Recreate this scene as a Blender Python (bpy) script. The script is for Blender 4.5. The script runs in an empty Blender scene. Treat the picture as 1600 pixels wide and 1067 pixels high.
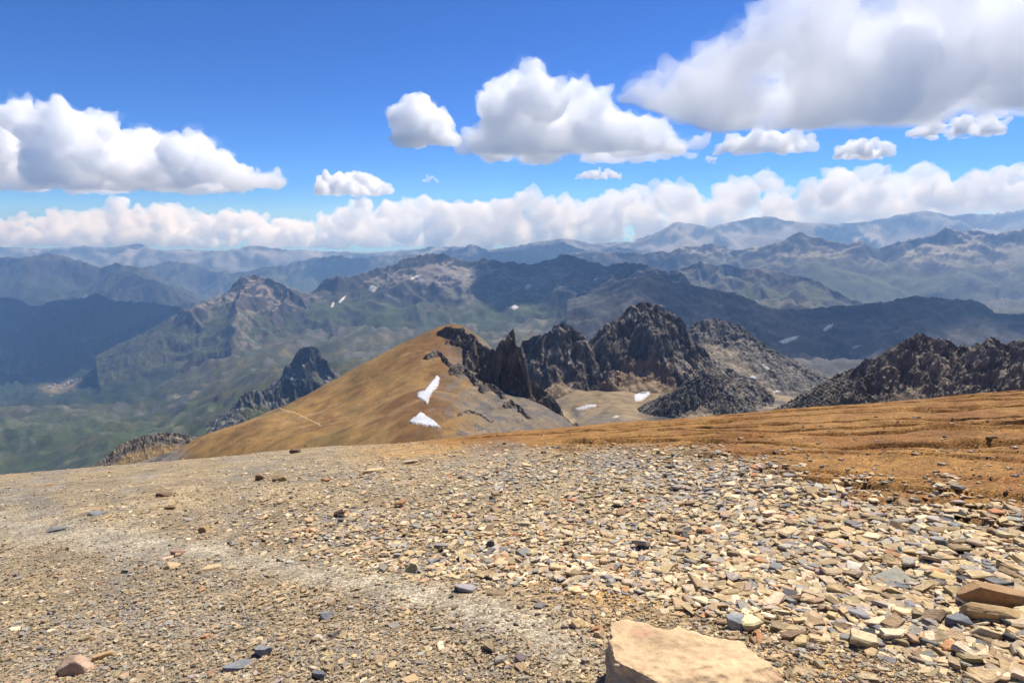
import bpy, bmesh, math, random
import numpy as np
from mathutils import Vector, Matrix
from mathutils.bvhtree import BVHTree

scene = bpy.context.scene
COL = scene.collection

# ------------------------------------------------------------------ camera, sky, sun, exposure
F, HZ, CX, CY = 1600 * 20 / 36, 354.0, 800.0, 533.5
PITCH = math.atan((CY - HZ) / F)
SP, CP = math.sin(PITCH), math.cos(PITCH)
cam_data = bpy.data.cameras.new('camera')
cam_data.lens = 20; cam_data.sensor_width = 36
cam_data.clip_start = 0.05; cam_data.clip_end = 300000
cam = bpy.data.objects.new('camera', cam_data); COL.objects.link(cam)
cam.location = (0, 0, 0); cam.rotation_euler = (math.pi / 2 - PITCH, 0, 0)
scene.camera = cam

SUN_EL, SUN_AZ = math.radians(55), math.radians(38)      # azimuth: clockwise from the viewing direction
world = bpy.data.worlds.new('World'); scene.world = world; world.use_nodes = True
wn = world.node_tree.nodes; wl = world.node_tree.links
sky = wn.new('ShaderNodeTexSky'); sky.sky_type = 'NISHITA'; sky.sun_disc = False
sky.sun_elevation = SUN_EL; sky.sun_rotation = SUN_AZ
sky.altitude = 3000; sky.air_density = 1.0; sky.dust_density = 0.0; sky.ozone_density = 3.0
bg = wn['Background']; bg.inputs['Strength'].default_value = 0.092
def vmul(node_in, k):
    m = wn.new('ShaderNodeMix'); m.data_type = 'RGBA'; m.blend_type = 'MULTIPLY'; m.inputs['Factor'].default_value = 1
    wl.new(node_in, m.inputs['A']); m.inputs['B'].default_value = (*k, 1); return m.outputs['Result']
gm_ = wn.new('ShaderNodeGamma'); gm_.inputs['Gamma'].default_value = 1.18
wl.new(vmul(sky.outputs['Color'], (0.1, 0.1, 0.1)), gm_.inputs['Color']); wl.new(vmul(gm_.outputs['Color'], (3.9, 7.0, 11.8)), bg.inputs['Color'])
sun_data = bpy.data.lights.new('sun', 'SUN'); sun_data.energy = 5.0
sun_data.angle = math.radians(0.53); sun_data.color = (1.0, 0.96, 0.90)
sun = bpy.data.objects.new('sun', sun_data); COL.objects.link(sun)
sd = Vector((math.cos(SUN_EL) * math.sin(SUN_AZ), math.cos(SUN_EL) * math.cos(SUN_AZ), math.sin(SUN_EL)))
sun.rotation_euler = sd.to_track_quat('Z', 'Y').to_euler()
sun.location = (0, 0, 50)
vs = scene.view_settings
vs.view_transform = 'Standard'; vs.look = 'None'; vs.gamma = 1.0; vs.use_curve_mapping = False
vs.exposure = 0.48
scene.render.engine = 'CYCLES'
cy = scene.cycles
cy.use_denoising = True
try:
    cy.denoiser = 'OPENIMAGEDENOISE'; cy.denoising_input_passes = 'RGB_ALBEDO_NORMAL'; cy.denoising_prefilter = 'ACCURATE'
except Exception:
    pass
cy.max_bounces = 32; cy.diffuse_bounces = 3; cy.glossy_bounces = 2; cy.volume_bounces = 32
cy.transparent_max_bounces = 64
cy.use_adaptive_sampling = False
cy.sample_clamp_indirect = 6

# ------------------------------------------------------------------ geometry of the view
def ray(px, py):
    px = np.asarray(px, float); py = np.asarray(py, float)
    x = (px - CX) / F; u = (CY - py) / F
    return x, CP + u * SP, -SP + u * CP

def at(px, py, D):
    dx, dy, dz = ray(px, py); s = np.asarray(D, float) / dy
    return np.stack([dx * s, dy * s, dz * s], -1)

def proj(x, y, z):
    cf = np.maximum(y * CP - z * SP, 1e-3); cu = y * SP + z * CP
    return CX + F * x / cf, CY - F * cu / cf

# ------------------------------------------------------------------ noise
def _h(ix, iy, iz, seed):
    h = (ix.astype(np.int64) * 374761393 + iy.astype(np.int64) * 668265263 + iz * 2147483647 + seed * 974711) & 0xFFFFFFFF
    h = ((h ^ (h >> 13)) * 1274126177) & 0xFFFFFFFF
    return h ^ (h >> 16)

_GA = np.arange(256) * (2 * math.pi / 256)
_GC, _GS = np.cos(_GA), np.sin(_GA)

def perlin2(x, y, seed=0):
    ix = np.floor(x); iy = np.floor(y); fx = x - ix; fy = y - iy
    ix = ix.astype(np.int64); iy = iy.astype(np.int64)
    u = fx * fx * fx * (fx * (fx * 6 - 15) + 10); v = fy * fy * fy * (fy * (fy * 6 - 15) + 10)
    def g(a, b):
        h = _h(ix + a, iy + b, 0, seed) & 255
        return _GC[h] * (fx - a) + _GS[h] * (fy - b)
    n0 = g(0, 0); n0 = n0 + u * (g(1, 0) - n0)
    n1 = g(0, 1); n1 = n1 + u * (g(1, 1) - n1)
    return (n0 + v * (n1 - n0)) * 1.45

def fbm(x, y, octv=5, seed=0, gain=0.5):
    a, f, s, t = 1.0, 1.0, 0.0, 0.0
    for i in range(octv):
        s = s + a * perlin2(x * f + 17.3 * i, y * f - 9.1 * i, seed + i); t += a; a *= gain; f *= 2.03
    return s / t * 1.6

def ridged(x, y, octv=5, seed=0, gain=0.5):
    a, f, s, t, w = 1.0, 1.0, 0.0, 0.0, 1.0
    for i in range(octv):
        n = 1 - np.abs(perlin2(x * f + 7.7 * i, y * f + 3.3 * i, seed + i)) * 1.3
        n = np.clip(n, 0, 1) ** 2
        s = s + a * n * w; t += a; w = np.clip(n * 1.6, 0, 1); a *= gain; f *= 2.07
    return s / t

_rg = np.random.default_rng(5).normal(size=(256, 3)); _rg /= np.linalg.norm(_rg, axis=1)[:, None]

def perlin3(p, seed=0):
    i = np.floor(p).astype(np.int64); f = p - i
    w = f * f * f * (f * (f * 6 - 15) + 10)
    def g(a, b, c):
        h = _h(i[:, 0] + a, i[:, 1] + b, (i[:, 2] + c) * 7919, seed) & 255
        return _rg[h, 0] * (f[:, 0] - a) + _rg[h, 1] * (f[:, 1] - b) + _rg[h, 2] * (f[:, 2] - c)
    def lx(b, c):
        n = g(0, b, c); return n + w[:, 0] * (g(1, b, c) - n)
    def ly(c):
        n = lx(0, c); return n + w[:, 1] * (lx(1, c) - n)
    n = ly(0); return (n + w[:, 2] * (ly(1) - n)) * 1.4

def fbm3(p, octv=4, seed=0, gain=0.5, billow=False):
    a, f, s, t = 1.0, 1.0, 0.0, 0.0
    for i in range(octv):
        n = perlin3(p * f + 3.1 * i, seed + i)
        if billow: n = np.abs(n) * 2 - 0.5
        s = s + a * n; t += a; a *= gain; f *= 2.05
    return s / t * 1.5

def sstep(a, b, x):
    t = np.clip((x - a) / (b - a), 0, 1); return t * t * (3 - 2 * t)

# ------------------------------------------------------------------ materials
def new_mat(name):
    m = bpy.data.materials.new(name); m.use_nodes = True
    nt = m.node_tree; b = nt.nodes['Principled BSDF']
    b.inputs['Specular IOR Level'].default_value = 0.25
    return m, nt, b

def rock_mat(name, source, scales, bump, amount=0.45, rough=0.9, blotch=None):
    """colour of the piece (mesh attribute or object colour) broken up by noise at two sizes, with fine relief"""
    m, nt, b = new_mat(name); N, L = nt.nodes, nt.links
    b.inputs['Roughness'].default_value = rough
    if source == 'attribute':
        c = N.new('ShaderNodeVertexColor'); c.layer_name = 'col'; cout = c.outputs['Color']
    else:
        c = N.new('ShaderNodeObjectInfo'); cout = c.outputs['Color']
    tc = N.new('ShaderNodeNewGeometry'); vec = tc.outputs['Position']
    if source == 'object':
        tco = N.new('ShaderNodeTexCoord'); vec = tco.outputs['Object']
        rnd = N.new('ShaderNodeVectorMath'); rnd.operation = 'ADD'
        mul = N.new('ShaderNodeMath'); mul.operation = 'MULTIPLY'; mul.inputs[1].default_value = 57.0
        L.new(c.outputs['Random'], mul.inputs[0]); L.new(vec, rnd.inputs[0]); L.new(mul.outputs[0], rnd.inputs[1]); vec = rnd.outputs[0]
    prev = cout; heights = []
    for i, s in enumerate(scales):
        n = N.new('ShaderNodeTexNoise'); n.inputs['Scale'].default_value = s
        n.inputs['Detail'].default_value = 6; n.inputs['Roughness'].default_value = 0.62
        L.new(vec, n.inputs['Vector']); heights.append(n)
        r = N.new('ShaderNodeMapRange'); r.inputs['From Min'].default_value = 0.28; r.inputs['From Max'].default_value = 0.72
        r.inputs['To Min'].default_value = 1 - amount; r.inputs['To Max'].default_value = 1 + amount
        L.new(n.outputs['Fac'], r.inputs['Value'])
        mx = N.new('ShaderNodeMix'); mx.data_type = 'RGBA'; mx.blend_type = 'MULTIPLY'; mx.inputs['Factor'].default_value = 1
        L.new(prev, mx.inputs['A']); L.new(r.outputs['Result'], mx.inputs['B']); prev = mx.outputs['Result']
    if blotch:
        col, sc = blotch
        n = N.new('ShaderNodeTexNoise'); n.inputs['Scale'].default_value = sc; n.inputs['Detail'].default_value = 5
        L.new(vec, n.inputs['Vector'])
        r = N.new('ShaderNodeMapRange'); r.inputs['From Min'].default_value = 0.56; r.inputs['From Max'].default_value = 0.68
        r.inputs['To Max'].default_value = 0.75
        L.new(n.outputs['Fac'], r.inputs['Value'])
        mx = N.new('ShaderNodeMix'); mx.data_type = 'RGBA'; L.new(r.outputs['Result'], mx.inputs['Factor'])
        L.new(prev, mx.inputs['A']); mx.inputs['B'].default_value = (*col, 1); prev = mx.outputs['Result']
    L.new(prev, b.inputs['Base Color'])
    bp = N.new('ShaderNodeBump'); bp.inputs['Strength'].default_value = 0.8; bp.inputs['Distance'].default_value = bump
    L.new(heights[-1].outputs['Fac'], bp.inputs['Height']); L.new(bp.outputs['Normal'], b.inputs['Normal'])
    return m

def gravel_mat():
    m, nt, b = new_mat('ground_gravel'); N, L = nt.nodes, nt.links
    b.inputs['Roughness'].default_value = 0.95
    c = N.new('ShaderNodeVertexColor'); c.layer_name = 'col'; g = N.new('ShaderNodeNewGeometry'); prev = c.outputs['Color']; hs_ = []
    # grit of two sizes: every grain has its own tone and stands a little proud
    for s_, lo, hi in ((38.0, 0.55, 1.55), (105.0, 0.62, 1.45)):
        v = N.new('ShaderNodeTexVoronoi'); v.inputs['Scale'].default_value = s_; v.inputs['Randomness'].default_value = 1
        L.new(g.outputs['Position'], v.inputs['Vector'])
        sep = N.new('ShaderNodeSeparateColor'); L.new(v.outputs['Color'], sep.inputs['Color'])
        r = N.new('ShaderNodeMapRange'); r.inputs['To Min'].default_value = lo; r.inputs['To Max'].default_value = hi; L.new(sep.outputs['Red'], r.inputs['Value'])
        mx = N.new('ShaderNodeMix'); mx.data_type = 'RGBA'; mx.blend_type = 'MULTIPLY'; mx.inputs['Factor'].default_value = 1
        L.new(prev, mx.inputs['A']); L.new(r.outputs['Result'], mx.inputs['B']); prev = mx.outputs['Result']; hs_.append((v, sep, s_))
    n = N.new('ShaderNodeTexNoise'); n.inputs['Scale'].default_value = 2.3; n.inputs['Detail'].default_value = 8; L.new(g.outputs['Position'], n.inputs['Vector'])
    r = N.new('ShaderNodeMapRange'); r.inputs['From Min'].default_value = 0.3; r.inputs['From Max'].default_value = 0.7; r.inputs['To Min'].default_value = 0.75; r.inputs['To Max'].default_value = 1.25
    L.new(n.outputs['Fac'], r.inputs['Value'])
    mx = N.new('ShaderNodeMix'); mx.data_type = 'RGBA'; mx.blend_type = 'MULTIPLY'; mx.inputs['Factor'].default_value = 1
    L.new(prev, mx.inputs['A']); L.new(r.outputs['Result'], mx.inputs['B']); L.new(mx.outputs['Result'], b.inputs['Base Color'])
    nrm = None
    for v, sep, s_ in hs_:
        ad = N.new('ShaderNodeMath'); ad.operation = 'MULTIPLY_ADD'; ad.inputs[1].default_value = -1.2; L.new(v.outputs['Distance'], ad.inputs[0]); L.new(sep.outputs['Green'], ad.inputs[2])
        bp = N.new('ShaderNodeBump'); bp.inputs['Strength'].default_value = 0.9; bp.inputs['Distance'].default_value = 0.45 / s_
        L.new(ad.outputs[0], bp.inputs['Height'])
        if nrm: L.new(nrm, bp.inputs['Normal'])
        nrm = bp.outputs['Normal']
    L.new(nrm, b.inputs['Normal'])
    return m
M_GROUND = gravel_mat()
M_STONES = rock_mat('scree_stone', 'attribute', (30.0, 160.0), 0.003, 0.22)
M_STONE = rock_mat('loose_stone', 'object', (2.4, 9.0), 0.02, 0.24)
M_ROCK = rock_mat('single_rock', 'object', (8.0, 60.0), 0.008, 0.24)
M_BOULDER = rock_mat('boulder_rock', 'object', (3.5, 22.0), 0.02, 0.25, blotch=((0.42, 0.23, 0.14), 5.0))
M_HILL = rock_mat('ochre_hillside', 'attribute', (0.09, 0.8), 0.45, 0.30)
M_CRAG = rock_mat('crag_rock', 'attribute', (0.10, 0.7), 0.9, 0.35)
M_MID = rock_mat('mountain_rock', 'attribute', (0.008, 0.06), 5.0, 0.38)
M_FAR = rock_mat('far_mountain_rock', 'attribute', (0.003, 0.02), 14.0, 0.35)

def plain_mat(name, col, rough=0.8):
    m, nt, b = new_mat(name)
    b.inputs['Roughness'].default_value = rough
    n = nt.nodes.new('ShaderNodeTexNoise'); n.inputs['Scale'].default_value = 0.35; n.inputs['Detail'].default_value = 6
    g = nt.nodes.new('ShaderNodeNewGeometry'); nt.links.new(g.outputs['Position'], n.inputs['Vector'])
    r = nt.nodes.new('ShaderNodeMix'); r.data_type = 'RGBA'
    r.inputs['A'].default_value = (*[c * 0.82 for c in col], 1); r.inputs['B'].default_value = (*[min(1, c * 1.1) for c in col], 1)
    nt.links.new(n.outputs['Fac'], r.inputs['Factor']); nt.links.new(r.outputs['Result'], b.inputs['Base Color'])
    return m

M_SNOW = rock_mat('old_snow', 'attribute', (0.12, 1.1), 0.5, 0.22, rough=0.6)
M_TRAIL = plain_mat('trodden_earth', (0.40, 0.265, 0.115), 0.95)
M_PLASTER = plain_mat('pale_plaster', (0.75, 0.73, 0.68))
M_ROOF = plain_mat('slate_roof', (0.30, 0.27, 0.25))

def cloud_mat(density, name):
    m = bpy.data.materials.new(name); m.use_nodes = True; nt = m.node_tree
    for n in list(nt.nodes):
        if n.type != 'OUTPUT_MATERIAL': nt.nodes.remove(n)
    v = nt.nodes.new('ShaderNodeVolumePrincipled')
    v.inputs['Color'].default_value = (0.995, 0.995, 0.995, 1); v.inputs['Density'].default_value = density
    v.inputs['Anisotropy'].default_value = 0.0
    nt.links.new(v.outputs['Volume'], nt.nodes['Material Output'].inputs['Volume'])
    try: m.cycles.homogeneous_volume = True
    except Exception: pass
    return m

# ------------------------------------------------------------------ mesh helpers
def mesh_from(name, V, Q, mat, col=None, smooth=True):
    me = bpy.data.meshes.new(name)
    V = np.asarray(V, np.float32); Q = np.asarray(Q, np.int32)
    k = Q.shape[1]
    me.vertices.add(len(V)); me.vertices.foreach_set('co', V.ravel())
    me.loops.add(Q.size); me.loops.foreach_set('vertex_index', Q.ravel())
    me.polygons.add(len(Q)); me.polygons.foreach_set('loop_start', np.arange(0, Q.size, k, dtype=np.int32))
    me.polygons.foreach_set('loop_total', np.full(len(Q), k, np.int32))
    me.polygons.foreach_set('use_smooth', np.full(len(Q), bool(smooth)))
    me.update(calc_edges=True)
    if col is not None:
        a = me.color_attributes.new('col', 'FLOAT_COLOR', 'POINT')
        c = np.ones((len(V), 4), np.float32); c[:, :3] = col
        a.data.foreach_set('color', c.ravel())
    if mat: me.materials.append(mat)
    return me

def link(name, me, parent=None, **props):
    o = bpy.data.objects.new(name, me); COL.objects.link(o)
    if parent: o.parent = parent
    for k, v in props.items():
        if v is not None: o[k] = v
    return o

def grid_quads(nu, nv):
    i = np.arange(nv - 1)[:, None] * nu + np.arange(nu - 1)[None, :]
    return np.stack([i, i + 1, i + nu + 1, i + nu], -1).reshape(-1, 4)

def grid_slope(X, Y, Z):
    P = np.stack([X, Y, Z], -1)
    du = np.gradient(P, axis=1); dv = np.gradient(P, axis=0)
    n = np.cross(du, dv); n /= np.linalg.norm(n, axis=-1, keepdims=True) + 1e-9
    n *= np.sign(n[..., 2:3] + 1e-9)
    return n

def mix(a, b, t):
    return a + (b - a) * t[..., None]

def main_piece(nv, Q):
    lab = np.arange(nv)
    while True:
        old = lab.copy()
        m = lab[Q].min(1)
        for k in range(Q.shape[1]): np.minimum.at(lab, Q[:, k], m)
        lab = lab[lab]
        if (lab == old).all(): break
    f = lab[Q[:, 0]]; u, c = np.unique(f, return_counts=True)
    return Q[f == u[np.argmax(c)]]

TERRAIN = []                                         # (V, Q) of everything later things are laid upon

def add_terrain(name, X, Y, Z, col, mat, keep=None, **props):
    nv, nu = X.shape
    V = np.stack([X, Y, Z], -1).reshape(-1, 3); Q = grid_quads(nu, nv); c = col.reshape(-1, 3)
    if keep is not None:
        kk = keep.ravel(); m = kk[Q].any(1); Q = Q[m]
        used = np.zeros(len(V), bool); used[Q.ravel()] = True
        idx = np.cumsum(used) - 1; V = V[used]; c = c[used]; Q = idx[Q]
    me = mesh_from(name, V, Q, mat, c)
    TERRAIN.append((V, Q))
    props.setdefault('kind', 'structure')
    return link(name, me, **props)

def tps(ctrl):
    """thin-plate surface through (x/y, ln y, z) points"""
    P = np.array([[c[0] / c[1], math.log(c[1])] for c in ctrl]); z = np.array([c[2] for c in ctrl]); n = len(P)
    def k(r2): return 0.5 * r2 * np.log(r2 + 1e-12)
    d2 = ((P[:, None] - P[None]) ** 2).sum(-1)
    A = np.zeros((n + 3, n + 3)); A[:n, :n] = k(d2) + np.eye(n) * 2e-4; A[:n, n] = 1; A[:n, n + 1:] = P
    A[n, :n] = 1; A[n + 1:, :n] = P.T
    w = np.linalg.solve(A, np.concatenate([z / np.array([c[1] for c in ctrl]), np.zeros(3)]))
    def f(X, Y):
        a = X / Y; b = np.log(Y); s = w[n] + w[n + 1] * a + w[n + 2] * b
        for i in range(n): s = s + w[i] * k((a - P[i, 0]) ** 2 + (b - P[i, 1]) ** 2)
        return s * Y
    return f

# ------------------------------------------------------------------ the near slope
def furrow_mask(px, py, soft=1.0):
    edge = np.interp(px, [600, 800, 1000, 1200, 1400, 1600, 1900], [690, 694, 705, 752, 805, 838, 880])
    return sstep(10 * soft, -22 * soft, py - edge + 14 * soft * fbm(px / 90, py / 40, 3 if soft == 1 else 5, 71)) * sstep(560, 760, px)

GH, GS, GC = 1.7, 0.25, 0.0023                     # eye height, slope and roundness of the shoulder
def ground_base(x, y):
    yc = np.clip(y, 0, 40)
    z = -GH - GS * y + 0.088 * x - GC * yc * yc - 0.17 * np.maximum(y - 40, 0)
    z = z + 0.11 * fbm(x / 7, y / 7, 3, 3) * sstep(1, 9, y) + 0.035 * fbm(x / 1.4 + 5, y / 1.4, 3, 9)
    z = z + 0.9 * fbm(x / 60, y / 60, 3, 33) * sstep(50, 140, y)
    return z

def ground_z(x, y, fine=True):
    z = ground_base(x, y)
    if fine:
        px, py = proj(x, y, z)
        m = furrow_mask(px, py)
        r = np.maximum(np.sqrt(x * x + y * y), 1)
        # erosion steps: short risers that face uphill, breaking up along their length
        for sp, amp, sd_ in ((0.115, 0.0165, 201), (0.062, 0.0085, 217)):
            ph = np.log(r) / sp + 1.2 * fbm(x / 6 + y / 20, y / 11, 2, sd_) + 0.35 * fbm(x / 1.9, y / 4, 3, sd_ + 5) + 2.4 * x / r
            i_ = np.floor(ph); fr = ph - i_
            notch = np.where(fr < 0.62, 0.0, np.where(fr < 0.955, sstep(0.62, 0.94, fr), (1 - fr) / 0.045))
            on = sstep(-0.12, 0.12, fbm(i_ * 3.7 + x / np.maximum(0.8 * r, 3), i_ * 1.9 + 0.3, 4, sd_ + 11))
            z = z - m * on * amp * np.minimum(r, 30) * notch
        z = z + 0.016 * fbm(x / 0.34, y / 0.34, 3, 13) + m * 0.02 * fbm(x / 0.8, y / 0.5, 3, 77)
    return z

def zone_colour(x, y, z):
    px, py = proj(x, y, z)
    n1 = fbm(px / 120, py / 50, 4, 41); n2 = fbm(x / 1.2, y / 1.2, 4, 43); n3 = fbm(x / 0.35, y / 0.35, 3, 47)
    gravel = np.array([0.290, 0.222, 0.135]); grey = np.array([0.225, 0.20, 0.165]); orange = np.array([0.300, 0.152, 0.043])
    pale = np.array([0.375, 0.315, 0.220]); tan = np.array([0.375, 0.275, 0.145]); rust = np.array([0.225, 0.103, 0.029])
    c = np.broadcast_to(gravel, x.shape + (3,)).copy()
    c = mix(c, np.broadcast_to(grey, c.shape), sstep(-0.1, 0.5, n1 + 0.4 * n2) * 0.7)
    c = mix(c, np.broadcast_to(tan, c.shape), sstep(0.0, 0.6, fbm(x / 2.5, y / 2.5, 4, 45) + 0.2) * 0.6)
    # trodden line across the slope
    line = np.interp(px, [0, 100, 250, 400, 520, 650, 800, 950], [822, 832, 850, 878, 902, 925, 960, 1040])
    wid = np.interp(px, [0, 400, 800, 1000], [24, 16, 34, 50])
    path = np.exp(-((py - line) / wid) ** 2) * sstep(1000, 850, px)
    c = mix(c, np.broadcast_to(pale, c.shape), path * 0.9)
    m = furrow_mask(px, py, 2.2)
    top = sstep(706, 690, py + 10 * n1) * sstep(560, 700, px)
    o = np.clip(np.maximum(m, top), 0, 1)
    c = mix(c, mix(np.broadcast_to(orange, c.shape), np.broadcast_to(rust, c.shape), sstep(-0.2, 0.5, n2 + n1)), o)
    for (ax, ay, rx, ry, k) in ((985, 915, 130, 48, .85), (1280, 1050, 170, 40, .7), (860, 900, 130, 30, .5), (640, 705, 90, 14, .8), (1150, 800, 90, 30, .5), (1540, 1060, 120, 25, .6)):
        w = np.exp(-((px - ax) / rx) ** 2 - ((py - ay) / ry) ** 2) * k
        c = mix(c, np.broadcast_to(np.array([0.43, 0.25, 0.085]), c.shape), np.clip(w * (1 + 0.8 * n2), 0, 1))
    return c * (1 + 0.22 * n3 + 0.14 * n2)[..., None]

q = [1.4]
while q[-1] < 420:
    d = q[-1]; q.append(d * (1 + (0.0085 if d < 10 else 0.0037 if d < 37 else 0.025)))
q = np.array(q); tau = np.linspace(-1.28, 1.28, 430)
GX = tau[None, :] * q[:, None]; GY = np.broadcast_to((q - 4.0)[:, None], GX.shape)
GZ = ground_z(GX, GY)
gcol = zone_colour(GX, np.maximum(GY, 0.7), GZ)
add_terrain('ground', GX, GY, GZ, gcol, M_GROUND, label='stony ochre slope in the foreground with loose scree and furrows')

# ------------------------------------------------------------------ valley and basin floor
base_px = [(-200, 760, 1900), (0, 740, 1900), (60, 705, 2100), (150, 690, 2000), (250, 682, 2100), (330, 662, 2000), (-200, 660, 2600), (0, 662, 2600), (100, 655, 2700),
           (200, 652, 2700), (300, 640, 2600), (250, 620, 3200), (100, 606, 4600), (-200, 610, 4600), (0, 600, 4700), (0, 565, 5600), (100, 560, 5700), (200, 566, 4700),
           (300, 590, 3500), (400, 592, 2600), (350, 560, 3800), (450, 560, 3500), (500, 590, 2400), (550, 556, 3300), (600, 528, 3900), (700, 520, 4100), (800, 525, 3700),
           (850, 512, 4200), (950, 505, 4000), (900, 490, 4900), (600, 510, 4800), (500, 520, 4500), (1350, 490, 6500), (1500, 468, 7500), (1200, 472, 6000), (1800, 470, 7500),
           (870, 612, 900), (930, 638, 760), (1000, 640, 740), (1100, 645, 760), (1200, 622, 1000), (1280, 612, 1150), (1150, 590, 1300), (1350, 612, 1300), (1250, 592, 2000),
           (1350, 578, 2500), (1450, 600, 2000), (1200, 570, 2500), (1550, 610, 1800), (1700, 620, 1700), (1000, 560, 1600), (760, 640, 1500), (600, 640, 1500), (450, 690, 1300), (250, 740, 1300),
           (860, 690, 520), (1000, 690, 520), (1200, 670, 520), (1500, 650, 560), (700, 740, 700), (300, 800, 800), (-100, 860, 800), (1750, 640, 600)]
base_ctrl = [tuple(at(a, b, d)) for a, b, d in base_px]
base_ctrl += [(tx * 13000, 13000, -1450) for tx in (-1.2, -0.7, -0.3, 0.2, 0.7, 1.2)] + [(tx * 23000, 23000, -1500) for tx in (-1.2, -0.4, 0.4, 1.2)] + [(tx * 9000, 9000, -1300) for tx in (-1.2, -0.6, 0, 0.6, 1.2)]
_base = tps(base_ctrl)

def base_z(X, Y, fine=True):
    z = _base(X, Y)
    if fine:
        a = np.clip(Y * 0.006, 1, 45)
        hum = ridged(X / 520 + 0.3 * fbm(X / 300, Y / 300, 3, 305), Y / 520, 6, 301) - 0.45
        z = z + a * (4.6 + 2.5 * sstep(3200, 2200, Y)) * hum * sstep(900, 2000, Y) + a * 1.1 * (ridged(X / 170, Y / 170, 5, 311) - 0.5) * (1 + sstep(-0.1, 0.4, fbm(X / 600, Y / 600, 3, 313)))
        z = z + 3.2 * fbm(X / 45, Y / 60, 4, 321) * sstep(500, 800, Y)
    return z

yb = np.geomspace(460, 22800, 270); tb = np.linspace(-1.25, 1.25, 430)
X = tb[None] * yb[:, None]; Y = np.broadcast_to(yb[:, None], X.shape)
Z = base_z(X, Y); n = grid_slope(X, Y, Z)
px, py = proj(X, Y, Z)
grass = np.array([0.056, 0.059, 0.020]); dgrass = np.array([0.034, 0.046, 0.018]); scree = np.array([0.21, 0.175, 0.13]); drock = np.array([0.085, 0.078, 0.07])
tanb = np.array([0.26, 0.188, 0.105]); forest = np.array([0.018, 0.030, 0.014])
v1 = fbm(X / 500, Y / 500, 5, 331); v2 = fbm(X / 140, Y / 140, 5, 337); sl = 1 - n[..., 2]
c = np.broadcast_to(grass, X.shape + (3,)).copy()
c = mix(c, np.broadcast_to(dgrass, c.shape), sstep(-0.2, 0.4, v1))
c = mix(c, np.broadcast_to(scree, c.shape), sstep(0.18, 0.55, v2 + 0.5 * v1 + sl * 2.5 - 0.15) * 0.75)
c = mix(c, np.broadcast_to(drock, c.shape), sstep(0.06, 0.15, sl + 0.05 * v2 + 0.03 * v1))
c = mix(c, np.broadcast_to(np.array([0.105, 0.085, 0.035]), c.shape), sstep(0.1, 0.5, fbm(X / 260 + 4, Y / 260, 5, 339)) * 0.6)
fo = sstep(330, 200, px + 60 * v1) * sstep(648, 630, py + 10 * v2) * sstep(2900, 3300, Y)
c = mix(c, np.broadcast_to(forest, c.shape), fo)
mead = np.exp(-((px - 95) / 40) ** 2 - ((py - 604 + (px - 95) * 0.15) / 11) ** 2)
c = mix(c, np.broadcast_to(np.array([0.17, 0.13, 0.055]), c.shape), sstep(0.35, 0.6, mead + 0.25 * v2))
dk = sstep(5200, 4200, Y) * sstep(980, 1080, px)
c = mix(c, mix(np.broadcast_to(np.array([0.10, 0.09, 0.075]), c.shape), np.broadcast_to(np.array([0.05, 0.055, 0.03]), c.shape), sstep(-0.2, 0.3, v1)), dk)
gm = sstep(3100, 2500, Y) * sstep(420, 250, px) * sstep(-0.35, 0.25, v1 + 0.5 * v2 + 0.2)
c = mix(c, np.broadcast_to(np.array([0.050, 0.072, 0.017]), c.shape), gm * 0.55)
nb = sstep(1900, 1400, Y) * sstep(780, 860, px)
c = mix(c, mix(np.broadcast_to(tanb, c.shape), np.broadcast_to(scree * 0.75, c.shape), sstep(-0.1, 0.5, fbm(X / 120, Y / 120, 5, 341))), nb)
c = mix(c, np.broadcast_to(drock * 0.9, c.shape), nb * sstep(0.1, 0.45, fbm(X / 60, Y / 160, 5, 343) - 0.1))
c *= 0.82 * (1 + 0.3 * fbm(X / 60, Y / 60, 4, 345))[..., None]
add_terrain('valley', X, Y, Z, c, M_MID, label='green valley and pale basin floor below the foreground slope')

# ------------------------------------------------------------------ ridges and mountains
def seg_net(nodes, rng, spacing, spur_len, spur_drop, sub=True, back=True):
    """main crest, spurs running down from it and side spurs on those: list of (x0,y0,z0,x1,y1,z1)"""
    S = []
    P = [np.array(p, float) for p in nodes]
    for a, b in zip(P[:-1], P[1:]): S.append((*a, *b))
    def spur(p, ang, L, drop, depth):
        cur = p.copy(); k = 4 if depth == 0 else 2
        for j in range(k):
            ang += rng.normal(0, 0.28)
            st = L / k
            nx = cur + np.array([math.cos(ang) * st, math.sin(ang) * st, -drop * st * rng.uniform(0.55, 1.35)])
            S.append((*cur, *nx))
            if depth == 0 and sub:
                for sg in (-1, 1):
                    if rng.random() < 0.8:
                        spur(nx, ang + sg * rng.uniform(0.7, 1.2), L * rng.uniform(0.22, 0.4), drop * 1.5, 1)
            cur = nx
    acc = 0.0
    for a, b in zip(P[:-1], P[1:]):
        d = b - a; L = math.hypot(d[0], d[1]); base = math.atan2(d[1], d[0]); t = -acc
        while t + spacing < L:
            t += spacing * rng.uniform(0.7, 1.3)
            if t > L: break
            p = a + d * (t / L)
            for sg in ((-1, 1) if back else (-1,)):
                spur(p - np.array([0, 0, spacing * 0.03]), base + sg * (math.pi / 2 + rng.normal(0, 0.3)), spur_len * rng.uniform(0.6, 1.3), spur_drop, 0)
        acc = max(0, L - t) % spacing
    return S

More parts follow.
